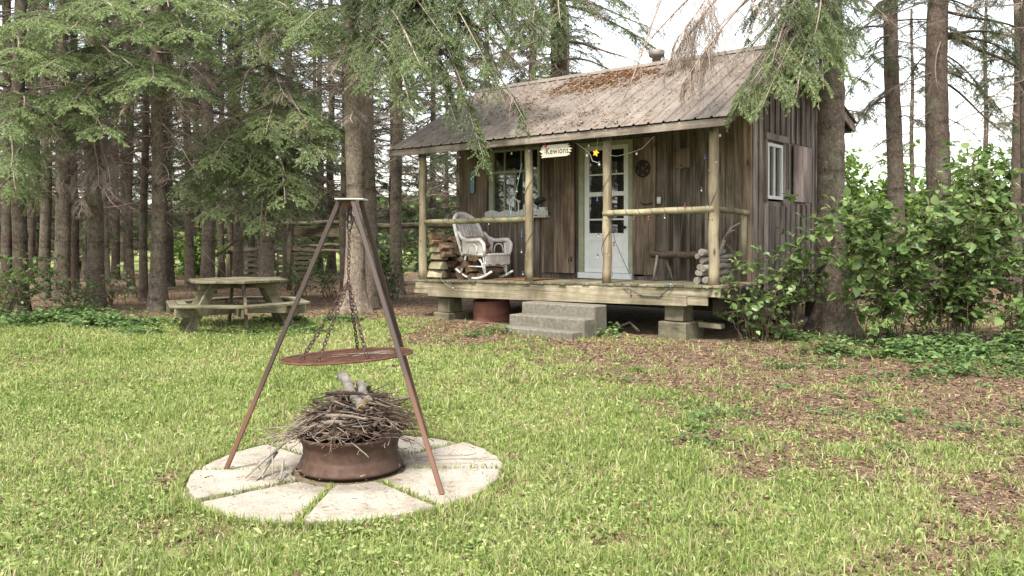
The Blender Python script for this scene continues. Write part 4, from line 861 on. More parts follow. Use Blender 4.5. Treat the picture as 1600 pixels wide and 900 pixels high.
# dirt / needle filled bed under the slabs
m = MB(); m.lathe([(0, .012), (.93, .012), (1.0, -.04)], 40, (PC[0], PC[1], 0)); bd = m.obj('joint_soil', plain('joint_soil', (.12, .095, .06), 1, 0, .5, 40, .9, 0)); tag(bd, kind='structure')
RC = (-1.005, 5.15)
m = MB(); m.lathe([(.30, 0), (.322, .004), (.326, .018), (.315, .03), (.31, .05), (.298, .075), (.289, .09), (.293, .115), (.29, .13), (.298, .165), (.318, .195), (.326, .213), (.32, .218), (.30, .205), (.288, .165), (.28, .13), (.28, .09), (.29, .03), (.29, .02), (.0, .02)], 64, (RC[0], RC[1], .028))
fb = m.obj('fire_bowl', M['rust']); tag(fb, 'rusty wheel rim used as a fire bowl in the middle of the stone ring', 'fire bowl')
m = MB(); 
rt = random.Random(77)
def stick(p, d, ln, r, bend, mt, name='stick', branches=2, label=None, group=None, mbx=None):
    m = mbx or MB(); n = 7; pts = []; v = Vector(d).normalized(); q = Vector(p); 
    for i in range(n):
        pts.append(tuple(q)); v = (v+Vector((rt.uniform(-1, 1), rt.uniform(-1, 1), rt.uniform(-1, .7)))*bend).normalized(); q = q+v*ln/(n-1)
        if q.z < .05: q.z = .05+rt.uniform(0, .01)
    m.tube(pts, [r*(1-.55*i/(n-1)) for i in range(n)], 6 if r > .004 else 4, wob=.08, rnd=rt)
    for _ in range(branches):
        i = rt.randint(2, n-2); bp = Vector(pts[i]); bd_ = (Vector(pts[i+1])-bp).normalized()+Vector((rt.uniform(-1, 1), rt.uniform(-1, 1), rt.uniform(-.6, .8)))*.8; bl = ln*rt.uniform(.15, .4); bd_.normalize()
        mid = bp+bd_*bl*.5+Vector((rt.uniform(-.02, .02), rt.uniform(-.02, .02), -.01)); e = bp+bd_*bl; e.z = max(e.z, .05); mid.z = max(mid.z, .05); m.tube([bp, mid, e], [r*.5, r*.4, r*.2], 4)
    if mbx: return
    o = m.obj(name, mt); return tag(o, label, 'stick', group)
def heap_pt(rad=.34):
    a = rt.uniform(0, 2*PI); q = rad*math.sqrt(rt.random()); h = .265+.25*math.cos(min(1, q/.33)*PI/2)**.8
    return RC[0]+q*math.cos(a)*1.05+.03, RC[1]+q*math.sin(a), h*rt.uniform(.75, 1.0), a, q
tw_mats = [M['twig'], plain('twig_grey', (.22, .175, .14), .9, 0, .35, 14, .3, .1), plain('twig_dark', (.055, .038, .03), .9, 0, .4, 14, .3, .1)]
for k in range(70):
    x, y, z, a, q = heap_pt(.25); ln = rt.uniform(.18, .34); th = a+PI/2+rt.uniform(-.9, .9); d = Vector((math.cos(th), math.sin(th)*.8, rt.uniform(-.25, .12))).normalized()
    stick(Vector((x, y, z))-d*ln*.5, d, ln, rt.uniform(.006, .015), .13, rt.choice(tw_mats), 'stick', 1, 'thick brown stick in the heap piled on the fire bowl', 'thick sticks heaped in the fire bowl')
for mi in range(3):
    m = MB()
    for k in range(270):
        x, y, z, a, q = heap_pt(.285); ln = rt.uniform(.12, .30); th = a+rt.uniform(-1.6, 1.6); d = Vector((math.cos(th), math.sin(th), rt.uniform(-.32, .25))).normalized()
        stick(Vector((x, y, z*rt.uniform(.86, 1.03)))-d*ln*.4, d, ln, rt.uniform(.0022, .006), .14, None, branches=1, mbx=m)
    o = m.obj('twigs', tw_mats[mi]); tag(o, ['tangle of fine brown twigs in the fire bowl heap', 'tangle of fine grey twigs in the fire bowl heap', 'tangle of fine dark twigs deep in the fire bowl heap'][mi], 'twigs', kind='stuff')
m = MB()
for k in range(20):      # spilling over the left rim down to the slab
    p = Vector((RC[0]-.20+rt.uniform(-.08, .05), RC[1]-.14+rt.uniform(-.1, .12), .30+rt.uniform(-.05, .08))); d = Vector((-1, rt.uniform(-.5, .15), rt.uniform(-.85, -.05))); stick(p, d, rt.uniform(.16, .32), rt.uniform(.003, .007), .22, None, branches=2, mbx=m)
o = m.obj('twigs', tw_mats[1]); tag(o, 'grey twigs spilling over the left rim of the fire bowl', 'twigs', kind='stuff')
m = MB()
for k in range(34):
    p = Vector((RC[0]+.22+rt.uniform(-.05, .08), RC[1]+rt.uniform(-.12, .2), .30+rt.uniform(-.08, .12))); d = Vector((1, rt.uniform(-.4, .7), rt.uniform(-.7, .4))); stick(p, d, rt.uniform(.14, .4), rt.uniform(.0018, .0035), .16, None, branches=2, mbx=m)
o = m.obj('twigs', tw_mats[0]); tag(o, 'thin dark twigs sticking out to the right of the fire bowl', 'twigs', kind='stuff')
for k, (p, d, ln, r, lab) in enumerate((((-1.30, 5.05, .27), (-.6, -.5, -.35), .42, .012, 'grey stick hanging from the heap over the left rim'), ((-1.42, 4.98, .16), (-.25, -.9, -.5), .26, .013, 'pale forked stick standing on the front left slab'), ((-1.36, 4.9, .13), (.2, -.9, -.55), .2, .011, 'short grey stick leaning on the left slab'), ((-.62, 5.25, .055), (1, .35, 0), .4, .006, 'thin twig lying on the slab right of the bowl'), ((-.6, 5.2, .055), (1, -.1, 0), .5, .004, 'long fine twig lying over the right slabs'), ((-.95, 4.86, .25), (.55, -.55, -.22), .2, .004, 'thin forked twig hanging in front of the rim'))): stick(p, d, ln, r, .08, M['grey_branch'], 'stick', 2, lab)
def logp(name, p, q, r, mt, lab, jag_=False):
    m = MB(); P, Q = Vector(p), Vector(q); n = 9; pts = [P.lerp(Q, i/(n-1))+Vector((.008*math.sin(i*1.1), 0, .01*math.sin(i*.8))) for i in range(n)]
    m.tube(pts, [r*(1+.06*math.sin(i*2.1)) for i in range(n)], 14, cap=True, wob=.03, rnd=rt); o = m.obj(name, mt); tag(o, lab, 'log')
    d = (Q-P).normalized(); m = MB(); m.tube([Q+d*.002, Q+d*.010], r*.84, 12, wob=.14, rnd=rt); m.obj('cut_end', M['cut'], o); return o
logp('log', (-1.10, 5.32, .565), (-.915, 5.0, .425), .032, M['birch'], 'long grey log with an orange broken end on top of the heap')
logp('log', (-.975, 5.28, .52), (-.885, 5.06, .455), .027, M['birch'], 'short grey log stub beside the long one on top of the heap')

# ------------------------------------------------------------ tripod and hanging grill
TP = (-.97, 5.0)
tp = empty('tripod', (TP[0], TP[1], .03), 0, 'tall dark steel tripod, rusty at the feet, standing over the fire bowl', 'tripod')
def tl(x, y, z): return (x-TP[0], y-TP[1], z-.03)
m = MB(); m.box(-.088, .082, -.075, .095, 1.652, 1.658); m.obj('top_plate', M['white'], tp)
feet = [(-1.75, 5.06, .038), (-.385, 4.55, .038), (-.62, 5.98, .02)]; tops = [(-1.045, 5.0, 1.678), (-.955, 4.95, 1.678), (-.93, 5.08, 1.678)]
for ft, tt in zip(feet, tops):
    m = MB(); P, Q = Vector(tl(*tt)), Vector(tl(*ft)); d = (Q-P).normalized(); side = d.cross(Vector((0, 1, 0)) if abs(d.y) < .9 else Vector((1, 0, 0))).normalized()
    m.beam(P, Q, .027, .027, (0, -1, 0)); m.obj('leg', M['steel'], tp, .003)
m = MB(); 
def links(m, P, Q, size=.034, r=.0042):
    P, Q = Vector(P), Vector(Q); d = Q-P; n = max(2, int(d.length/(size*.78))); d.normalize(); s0 = d.orthogonal().normalized(); s1 = d.cross(s0)
    for i in range(n):
        c = P.lerp(Q, (i+.5)/n); s = s0 if i % 2 else s1; s = (s+(s1 if i % 2 else s0)*rt.uniform(-.4, .4)).normalized(); pts = [c+d*(size/2*math.cos(2*PI*k/8))+s*(size*.34*math.sin(2*PI*k/8)) for k in range(8)]; m.tube(pts, r, 4, closed=True)
m = MB(); links(m, tl(-.985, 5.0, 1.64), tl(-.985, 5.0, 1.50), .05, .006); m.tube([tl(-.985, 5, 1.63), tl(-1.0, 5, 1.56), tl(-.97, 5, 1.53), tl(-.96, 5, 1.58)], .009, 7); m.obj('snap_hook', M['iron'], tp)
m = MB(); m.tube([tl(-.98, 5.03, 1.60), tl(-.90, 5.2, 1.35), tl(-.75, 5.6, .78)], .0035, 5); m.obj('winch_cord', M['rust'], tp)
m = MB(); m.box(-.07, .0, .0, .06, 1.60, 1.65); m.obj('bracket', M['rust'], tp)
GC = (-1.0, 5.02, .735)
gl_ = empty('hanging_grill', GC, 0, 'round rusty mesh grill hanging by chains from the tripod', 'grill'); gl_.rotation_euler = (R(-1.5), R(-3.2), 0)
Mi = Matrix.LocRotScale(Vector(GC), gl_.rotation_euler, Vector((1, 1, 1))).inverted()
rr = .395; m = MB(); m.tube([(rr*math.cos(2*PI*k/48), rr*math.sin(2*PI*k/48), 0) for k in range(48)], .0062, 7, closed=True); m.obj('rim', M['rust_grill'], gl_)
m = MB(); st_ = .0265
for sgn in (-1, 1):
    c = -.56
    while c < .56:                       # diamond expanded-metal mesh
        th = R(32*sgn); dx, dy = math.cos(th), math.sin(th); nx, ny_ = -dy, dx; h2 = rr*rr-c*c
        if h2 > 0: h = math.sqrt(h2); m.beam((nx*c-dx*h, ny_*c-dy*h, .001*sgn), (nx*c+dx*h, ny_*c+dy*h, .001*sgn), .0048, .003)
        c += st_
m.obj('mesh', M['rust_grill'], gl_)
hub = Mi @ Vector((-.99, 5.0, 1.18)); topc = Mi @ Vector((-.985, 5.0, 1.52))
m = MB(); links(m, topc, hub, .03, .0035); m.obj('chain', M['chain'], gl_)
for an in (205, 246, -52, 90):
    e = Vector((.27*math.cos(R(an)), .33*math.sin(R(an)), .004)); m = MB(); links(m, hub, e, .034, .0042); m.obj('chain', M['chain'], gl_)
m = MB()
for k in range(12): 
    x, y = rt.uniform(-.15, .2), rt.uniform(-.12, .1); a = rt.uniform(-.4, .4); l_ = rt.uniform(.05, .16); m.tube([(x, y, .006), (x+l_*math.cos(a), y+l_*math.sin(a), .008)], .002, 4)
gr_ = m.obj('scattered_straw', M['grey_branch'], None); gr_.location = GC; gr_.rotation_euler = gl_.rotation_euler; tag(gr_, 'pale dry needles lying on the round grill', 'dry needles', kind='stuff')

# ------------------------------------------------------------ hexagonal picnic table
pt = empty('picnic_table', (-4.12, 12.4, gz(12.4)), 0, 'mossy hexagonal wooden picnic table with attached benches at the forest edge', 'picnic table')
A0 = R(-65); mp_ = M['picnic']
def hexp(r, k, off=0): a = A0+k*PI/3+off; return (r*math.cos(a), r*math.sin(a))
rk = random.Random(5)
HT = .735; SH = .405
tt = MB()
# tabletop: boards in parallel, clipped to a hexagon
def clip_hex(r, y0, y1, th):
    """strip between y0,y1 in the rotated frame, clipped by the hexagon"""
    poly = [(-2, y0), (2, y0), (2, y1), (-2, y1)]; hx = [(r*math.cos(k*PI/3+A0-th), r*math.sin(k*PI/3+A0-th)) for k in range(6)]
    for i in range(6):
        a, b = hx[i], hx[(i+1) % 6]; out = []
        f = lambda p: (b[0]-a[0])*(p[1]-a[1])-(b[1]-a[1])*(p[0]-a[0])
        for j in range(len(poly)):
            p, q = poly[j], poly[(j+1) % len(poly)]; fp, fq = f(p), f(q)
            if fp >= 0: out.append(p)
            if fp*fq < 0: t_ = fp/(fp-fq); out.append((p[0]+(q[0]-p[0])*t_, p[1]+(q[1]-p[1])*t_))
        poly = out
        if not poly: return []
    return poly
th = A0+R(30); yy = -.72
while yy < .72:
    pl_ = clip_hex(.77, yy, yy+.13, th)
    if len(pl_) > 2: tt.prism(pl_, HT-.035, HT+rk.uniform(-.002, .002), Matrix.Rotation(th, 4, 'Z'))
    yy += .137
tt.obj('tabletop', mp_, pt, .004)
for k in range(6):
    p0, p1 = hexp(1.13, k), hexp(1.13, k+1); q0, q1 = hexp(.84, k), hexp(.84, k+1); mm = MB(); sh_ = lambda a, b, f: (a[0]+(b[0]-a[0])*f, a[1]+(b[1]-a[1])*f)
    for f0, f1 in ((0, .48), (.52, 1)):
        mm.prism([sh_(p0, q0, f0), sh_(p1, q1, f0), sh_(p1, q1, f1), sh_(p0, q0, f1)][::-1], SH-.035+rk.uniform(-.002, .002), SH+rk.uniform(-.002, .002))
    mm.v = [(x*.995, y*.995, z_) for x, y, z_ in mm.v]; mm.obj('bench', mp_, pt, .004)
    a = A0+k*PI/3; c_, s_ = math.cos(a), math.sin(a); mm = MB(); mm.beam((.42*c_-.03*s_, .42*s_+.03*c_, HT-.04), (.86*c_-.03*s_, .86*s_+.03*c_, -.03), .038, .135, (0, 0, 1)) 
    mm.obj('leg', mp_, pt, .004)
for k in range(3):
    a = A0+k*PI/3; c_, s_ = math.cos(a), math.sin(a); off = -.055-.001*k; mm = MB(); z_ = SH-.105-.0*k
    mm.beam((1.08*c_+off*-s_, 1.08*s_+off*c_, SH-.107), (-1.08*c_+off*-s_, -1.08*s_+off*c_, SH-.107), .036, .13); mm.obj('bench_support', mp_, pt, .004)
    mm = MB(); mm.beam((.66*c_, .66*s_, HT-.085-.002*k), (-.66*c_, -.66*s_, HT-.085-.002*k), .034, .085); mm.obj('top_support', mp_, pt, .004)

# ------------------------------------------------------------ old rail fence, pallets and lumber in the trees
fe = empty('rail_fence', at(560, 400, 21.5)*np.array([1, 1, 0])+np.array([0, 0, .10]), 0, 'old split-rail fence with a wide mossy board behind the big twin spruce', 'fence')
fo = Vector(fe.location)
def fbeam(nm, p, q, w_, h_, log=False):
    mm = MB(); P, Q = Vector(at(*p))-fo, Vector(at(*q))-fo
    if log: mm.tube([P.lerp(Q, i/8)+Vector((0, 0, .015*math.sin(i*1.7))) for i in range(9)], w_/2, 9, wob=.1, rnd=rk)
    else: mm.beam(P, Q, w_, h_)
    mm.obj(nm, M['oldwood'], fe, 0 if log else .01)
fbeam('rail', (452, 362, 21.3), (548, 362, 21.5), .04, .28); fbeam('rail', (440, 350, 21.0), (556, 347, 21.6), .12, .1, True)
fbeam('rail', (545, 354, 21.6), (740, 351, 21.0), .15, .1, True); fbeam('rail', (470, 385, 21.4), (545, 381, 21.6), .09, .1, True); fbeam('rail', (455, 392, 21.3), (560, 392, 21.6), .08, .1, True)
for px_, Y_ in ((452, 21.2), (545, 21.7), (625, 21.6), (735, 21.1)): 
    mm = MB(); P = Vector(at(px_, 345, Y_))-fo; mm.tube([(P.x, P.y, -.05), (P.x, P.y, P.z+.06)], .06, 9, wob=.05); mm.obj('post', M['oldwood'], fe)
def pallet(pc, rotz, tilt, lab, mt='oldwood'):
    e = empty('pallet', pc, rotz, lab, 'pallet', 'old pallets stacked among the trees'); e.rotation_euler = (tilt, 0, rotz)
    for q in range(7): mm = MB(); mm.box(-.55, .55, -.012, .012, .02+q*.16, .12+q*.16, .006, rnd=rk); mm.obj('slat', M[mt], e)
    for x_ in (-.52, 0, .5): mm = MB(); mm.box(x_-.03, x_+.03, .014, .10, 0, 1.12, .004, rnd=rk); mm.obj('bearer', M[mt], e)
pallet(G(396, 443), R(-8), R(-8), 'weathered pallet leaning upright behind the picnic table', )
pallet(tuple(np.array(G(420, 441))+[.55, .9, 0]), R(14), R(-5), 'darker pallet standing behind the trunk with forked bark')
m = MB()
wp = empty('lumber_pile', G(378, 438), R(-10), 'dark heap of old planks and branches topping the pallets', 'lumber pile')
for q in range(14): mm = MB(); mm.beam((-.9+rk.uniform(-.1, .3), rk.uniform(-.3, .3)+.7, .95+rk.uniform(-.12, .12)), (.7+rk.uniform(-.3, .3), rk.uniform(-.3, .3)+.7, 1.02+rk.uniform(-.15, .15)), rk.uniform(.06, .14), rk.uniform(.03, .06)); mm.obj('plank', M['oldwood'], wp)
for x_ in (-.8, -.2, .4): mm = MB(); mm.beam((x_, .7, -.05), (x_, .7, .98), .09, .09, (0, 1, 0)); mm.obj('post', M['oldwood'], wp)
for k, (p, q, Y_, w_, lab, mt) in enumerate((((339, 400), (369, 376), 19.0, .04, 'dark pole leaning across the trees left of the pallets', 'under'), ((303, 378), (354, 432), 18.6, .03, 'pale thin pole leaning down to the picnic table', 'grey_branch'), ((343, 398), (343, 437), 18.8, .045, 'short upright stake left of the pallets', 'oldwood'), ((356, 398), (356, 437), 18.4, .09, 'pale square stake beside the spruce behind the table', 'log'))):
    mm = MB(); P, Q = Vector(at(*p, Y_)), Vector(at(*q, Y_+.15)); mm.tube([P, P.lerp(Q, .5), Q], w_/2, 8); tag(mm.obj('pole', M[mt]), lab, 'pole')

# ------------------------------------------------------------ spruces
class Acc:
    def __init__(s): s.V = []; s.T = []; s.A = []; s.B = []; s.o = 0
    def add(s, V, T, A, B=None):
        s.V.append(V); s.T.append(T+s.o); s.A.append(A); s.B.append(B if B is not None else np.zeros(len(V))); s.o += len(V)
    def obj(s, name, m, parent, attrs=True):
        if not s.V: return None
        me = tri_mesh(name, np.concatenate(s.V), np.concatenate(s.T), {'rnd': np.concatenate(s.A), 'tip': np.concatenate(s.B)}); return link(name, me, parent, m)
def norm(a): return a/(np.linalg.norm(a, axis=-1, keepdims=True)+1e-9)
def prisms(A, B, ra, rb):
    """three-sided twigs between arrays of points"""
    d = norm(B-A); u = norm(np.cross(d, np.array([.3, .2, 1.]))); v = np.cross(d, u); ra = np.broadcast_to(ra, len(A))[:, None]; rb = np.broadcast_to(rb, len(A))[:, None]; pts = []
    for P, r in ((A, ra), (B, rb)):
        for k in range(3): a = 2*PI*k/3; pts.append(P+(u*math.cos(a)+v*math.sin(a))*r)
    V = np.stack(pts, 1).reshape(-1, 3); i = np.arange(len(A))[:, None]*6
    T = np.concatenate([i+list(f) for f in ((0, 1, 4), (0, 4, 3), (1, 2, 5), (1, 5, 4), (2, 0, 3), (2, 3, 5))]); return V, T
def limb(root, tip, leaf, woodA, r, hang=.35, arch=.10, dens=150, nl=.034, nw=.008, side=13, lenf=.30, start=.12, dead=False, rad=None, tone=.5, bare=0.0, fine=1.0, wav=.02):
    root = np.array(root, float); tip = np.array(tip, float); D = tip-root; Ln = np.linalg.norm(D); dir_ = D/Ln; dh = norm(np.array([D[0], D[1], 0.0])); sv = np.array([-dh[1], dh[0], 0])
    ph = r.random(3)*6
    def P(t):
        t = np.asarray(t)[:, None]; return root+D*t+np.array([0, 0, 1.])*np.sin(PI*t)*arch*Ln+sv*np.sin(t*5+ph[0])*wav*Ln+np.array([0, 0, 1.])*np.sin(t*9+ph[1])*wav*.5*Ln
    ns = 12; t = np.linspace(0, 1, ns+1); Q = P(t); rad = rad or .011*Ln+.004; rr = rad*(1-t)**.8+.0025
    V, T = prisms(Q[:-1], Q[1:], rr[:-1], rr[1:]); woodA.add(V, T, np.repeat(r.random(ns), 6))
    n = int(Ln*side); t0 = start+(1-start)*r.random(n)**.9; B0 = P(t0); tang = norm(P(np.minimum(t0+.03, 1.03))-P(t0-.03)); sg = np.where(r.random(n) < .5, -1, 1)[:, None]
    l = (Ln*lenf*(1.02-t0)**.65+.10)*(.55+.65*r.random(n)); l = np.minimum(l, .95)
    d0 = norm(sv*sg*(.55+.5*r.random((n, 1)))+tang*(.55+.3*r.random((n, 1)))+r.normal(size=(n, 3))*.14)
    segA = []; segB = []; segS = []; cur = B0; dz = np.array([0, 0, -1.]); lv_ = []
    for k, h in enumerate((.25, .8, 1.35)):
        dd = norm(d0+dz*hang*h*(.7+.6*r.random((n, 1)))+r.normal(size=(n, 3))*.06); nx = cur+dd*(l/3)[:, None]; segA.append(cur); segB.append(nx); lv_.append(dd); segS.append(np.arange(n)); cur = nx
    A1 = np.concatenate(segA); B1 = np.concatenate(segB); S1 = np.concatenate(segS); DD = np.concatenate(lv_); L3 = np.tile(l/3, 3)
    k_ = 1 if not dead else 1.25
    rs_ = np.concatenate([.0042+0*l, .0032+0*l, .0022+0*l])*k_*(.7+.6*min(Ln, 3)/3); V, T = prisms(A1, B1, rs_, rs_*.7); woodA.add(V, T, np.repeat(r.random(len(A1)), 6))
    # second order
    m = max(1, int(3*fine)); i = np.repeat(np.arange(len(A1)), m); f = r.random(len(i))[:, None]; A2 = A1[i]+(B1-A1)[i]*f; s2 = np.where(r.random(len(i)) < .5, -1, 1)[:, None]
    perp = norm(np.cross(DD[i], np.array([0, 0, 1.]))+1e-6); l2 = (.05+.42*L3[i]*1.6)*(.5+.8*r.random(len(i)))
    d2 = norm(DD[i]*.7+perp*s2*.75+dz*hang*.5*r.random((len(i), 1))+r.normal(size=(len(i), 3))*(.15 if not dead else .3)); B2 = A2+d2*l2[:, None]
    if dead or Ln < 9: V, T = prisms(A2, B2, .0016*k_, .0009*k_); woodA.add(V, T, np.repeat(r.random(len(A2)), 6))
    if dead: return
    SA = np.concatenate([A1, A2]); SB = np.concatenate([B1, B2]); SS = np.concatenate([S1, S1[i]]); ln = np.linalg.norm(SB-SA, axis=1)
    shade = np.clip(tone+.22*r.normal(size=n), 0, 1); dead_s = r.random(n) < bare
    cnt = np.maximum(1, (ln*dens*(.6+.8*r.random(len(ln)))).astype(int)); cnt[dead_s[SS]] = 0; j = np.repeat(np.arange(len(SA)), cnt); u = r.random(len(j))[:, None]
    Pn = SA[j]+(SB-SA)[j]*u; dn = norm(norm(SB-SA)[j]*.75+norm(r.normal(size=(len(j), 3)))*.8); w_ = norm(np.cross(dn, r.normal(size=(len(j), 3))))*nw/2
    V = np.stack([Pn-w_, Pn+w_, Pn+dn*nl*(.7+.5*r.random((len(j), 1)))], 1).reshape(-1, 3); T = np.arange(len(j)*3).reshape(-1, 3)
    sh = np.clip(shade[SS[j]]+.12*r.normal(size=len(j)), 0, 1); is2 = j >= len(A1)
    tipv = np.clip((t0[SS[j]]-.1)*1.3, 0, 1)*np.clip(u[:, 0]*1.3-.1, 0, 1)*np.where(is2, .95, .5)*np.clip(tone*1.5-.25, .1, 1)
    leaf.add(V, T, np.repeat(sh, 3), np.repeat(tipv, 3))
def trunk_mesh(bx, by, r0, h, lean=(0, 0), flare=.5, seed=0, rough=.05, ring=.1, n=22, z0=None, taper=.045, flh=.35):
    r = np.random.default_rng(seed); nz = int(h/ring); z = np.linspace(-.15, h, nz); th = np.arange(n)*2*PI/n; Z, TH = np.meshgrid(z, th, indexing='ij')
    zz = np.maximum(Z, 0); rad = r0*(1-taper*zz*(.3/ max(r0, .1))**0) ; rad = np.maximum(rad, .03)
    lob = 1+.35*np.cos(TH*5+r.random()*6)+.3*np.cos(TH*3+r.random()*6); rad = rad+r0*flare*np.exp(-zz/flh)*np.maximum(lob, .2)
    v = VN(seed+100); rad = rad*(1+rough*(v.fbm(TH/(2*PI)*n*.8+0*Z, Z*9, 3)-.5)*2+.05*(v(TH*1.2+9, Z*1.7)-.5))
    for k in range(int(h/.42)):          # knots and branch collars
        zk = .8+k*.42+r.random()*.2; tk = r.random()*2*PI; dt = np.angle(np.exp(1j*(TH-tk))); rad += r0*.14*np.exp(-((Z-zk)/.05)**2-(dt/.28)**2)
    cx = bx+lean[0]*zz+.03*np.sin(zz*1.1+seed); cy = by+lean[1]*zz
    V = np.stack([cx+rad*np.cos(TH), cy+rad*np.sin(TH), Z+(gz(by) if z0 is None else z0)], -1).reshape(-1, 3)
    i, j = np.meshgrid(np.arange(nz-1), np.arange(n), indexing='ij'); a = (i*n+j).ravel(); b_ = (i*n+(j+1) % n).ravel(); T = np.concatenate([np.stack([a, b_, b_+n], 1), np.stack([a, b_+n, a+n], 1)])
    me = tri_mesh('trunk', V-np.array([bx, by, gz(by) if z0 is None else z0]), T); me.polygons.foreach_set('use_smooth', np.ones(len(T), bool)); return me
def spruce(label, bx, by, r0, h=9.5, lean=(0, 0), seed=1, bark='bark_b', live=(), dead=(), rand_dead=(1.8, 5.5, 10), rand_live=None, flare=.5, group=None, dead_len=(.5, 1.5), hang=.45, dens=150, nl=.034, nw=.008, side=13, tone=.5, lod=1, nm='spruce_tree', deadw='deadtwig', ndl='needle', flh=.3):
    r = np.random.default_rng(seed); base = (bx, by, gz(by)); e = empty(nm, base, 0, label, 'tree', group); off = np.array(base)
    me = trunk_mesh(bx, by, r0, h, lean, flare, seed, ring=.1 if lod < 2 else .3, n=26 if lod < 2 else 10, flh=flh); link('trunk', me, e, M[bark])
    wood_, leaf_ = Acc(), Acc()
    def pt(z): return np.array([bx+lean[0]*z, by+lean[1]*z, base[2]+z])
    for q in live:
        tip, zr = q[0], q[1]; kw = dict(q[2]) if len(q) > 2 else {}
        a = dict(hang=hang, dens=dens, nl=nl, nw=nw, side=side, tone=tone); a.update(kw); root = pt(zr-base[2]) if a.pop('root', None) is None else kw['root']
        limb(root, tip, leaf_, wood_, r, **a)
    for q in dead:
        tip, zr = q[0], q[1]; kw = dict(q[2]) if len(q) > 2 else {}
        a = dict(hang=.5, side=12, dead=True, lenf=.32, arch=.04); a.update(kw); root = pt(zr-base[2]); limb(root, tip, leaf_, wood_, r, **a)
    if rand_dead:
        z0, z1, n = rand_dead
        for k in range(n):
            z = z0+(z1-z0)*(k+r.random())/n; a = r.random()*2*PI; l = dead_len[0]+(dead_len[1]-dead_len[0])*r.random(); p = pt(z)
            limb(p, p+np.array([math.cos(a)*l, math.sin(a)*l, -l*(.05+.35*r.random())]), leaf_, wood_, r, hang=.3+.4*r.random(), dead=True, side=9, lenf=.35, arch=.05, wav=.04)
    if rand_live:
        z0, z1, n, l0, l1 = rand_live[:5]
        for k in range(n):
            z = z0+(z1-z0)*(k+r.random())/n; a = r.random()*2*PI; l = (l0+(l1-l0)*r.random()); p = pt(z)
            limb(p, p+np.array([math.cos(a)*l, math.sin(a)*l, -l*(.1+.3*r.random())]), leaf_, wood_, r, hang=hang, dens=dens, nl=nl, nw=nw, side=side, tone=tone+.15*r.normal(), arch=.08)
    for acc, name_, mm in ((wood_, 'branches', deadw), (leaf_, 'crown', ndl)):
        o = acc.obj(name_, M[mm], e)
        if o:
            o.data.transform(Matrix.Translation(-Vector(base)))
    return e
def bpx(px, Y): return (px-800)/F*Y, Y
def A_(px, py, Y): return at(px, py, Y)
# --- the big twin spruce in the middle
x, y = bpx(553, 15.0)
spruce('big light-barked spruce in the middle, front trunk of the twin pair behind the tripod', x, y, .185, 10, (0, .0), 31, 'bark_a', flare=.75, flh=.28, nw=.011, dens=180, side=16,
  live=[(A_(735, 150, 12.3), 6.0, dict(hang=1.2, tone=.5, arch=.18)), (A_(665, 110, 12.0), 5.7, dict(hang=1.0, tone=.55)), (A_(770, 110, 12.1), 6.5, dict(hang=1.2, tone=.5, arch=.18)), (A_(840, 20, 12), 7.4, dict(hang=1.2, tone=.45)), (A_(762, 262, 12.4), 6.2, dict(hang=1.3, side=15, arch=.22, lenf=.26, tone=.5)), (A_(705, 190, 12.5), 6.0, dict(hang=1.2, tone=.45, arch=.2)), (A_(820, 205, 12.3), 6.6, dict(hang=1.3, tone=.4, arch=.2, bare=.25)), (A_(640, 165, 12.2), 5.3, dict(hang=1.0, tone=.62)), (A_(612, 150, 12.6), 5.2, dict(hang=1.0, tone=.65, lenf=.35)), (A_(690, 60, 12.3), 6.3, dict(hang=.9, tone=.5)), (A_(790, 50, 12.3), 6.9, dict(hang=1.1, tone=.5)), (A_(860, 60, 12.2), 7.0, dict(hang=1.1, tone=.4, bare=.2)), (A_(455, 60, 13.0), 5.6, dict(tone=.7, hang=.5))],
  dead=[(A_(575, 140, 13.3), 5.3), (A_(520, 120, 13.6), 5.2), (A_(645, 105, 14.2), 4.9), (A_(640, 200, 14.3), 4.4), (A_(500, 180, 14.2), 4.6), (A_(600, 60, 14.1), 5.5), (A_(790, 150, 12.6), 6.4, dict(hang=1.2)), (A_(850, 130, 12.6), 6.6, dict(hang=1.3)), (A_(740, 150, 12.7), 6.3, dict(hang=1.1)), (A_(480, 120, 14.6), 5.2)], rand_dead=(3.4, 6, 12), rand_live=(6.5, 9, 10, 1.5, 2.6))
x, y = bpx(575, 16.2)
spruce('rear trunk of the twin spruce pair, half hidden behind the lighter one', x, y, .17, 10, (0, .0), 32, 'bark_a', flare=.4, dead=[(A_(660, 155, 15.6), 4.4), (A_(680, 70, 15.5), 5.4), (A_(650, 225, 15.8), 3.6)], rand_dead=(3.0, 6.5, 16), rand_live=(6.8, 9, 8, 1.5, 2.5))
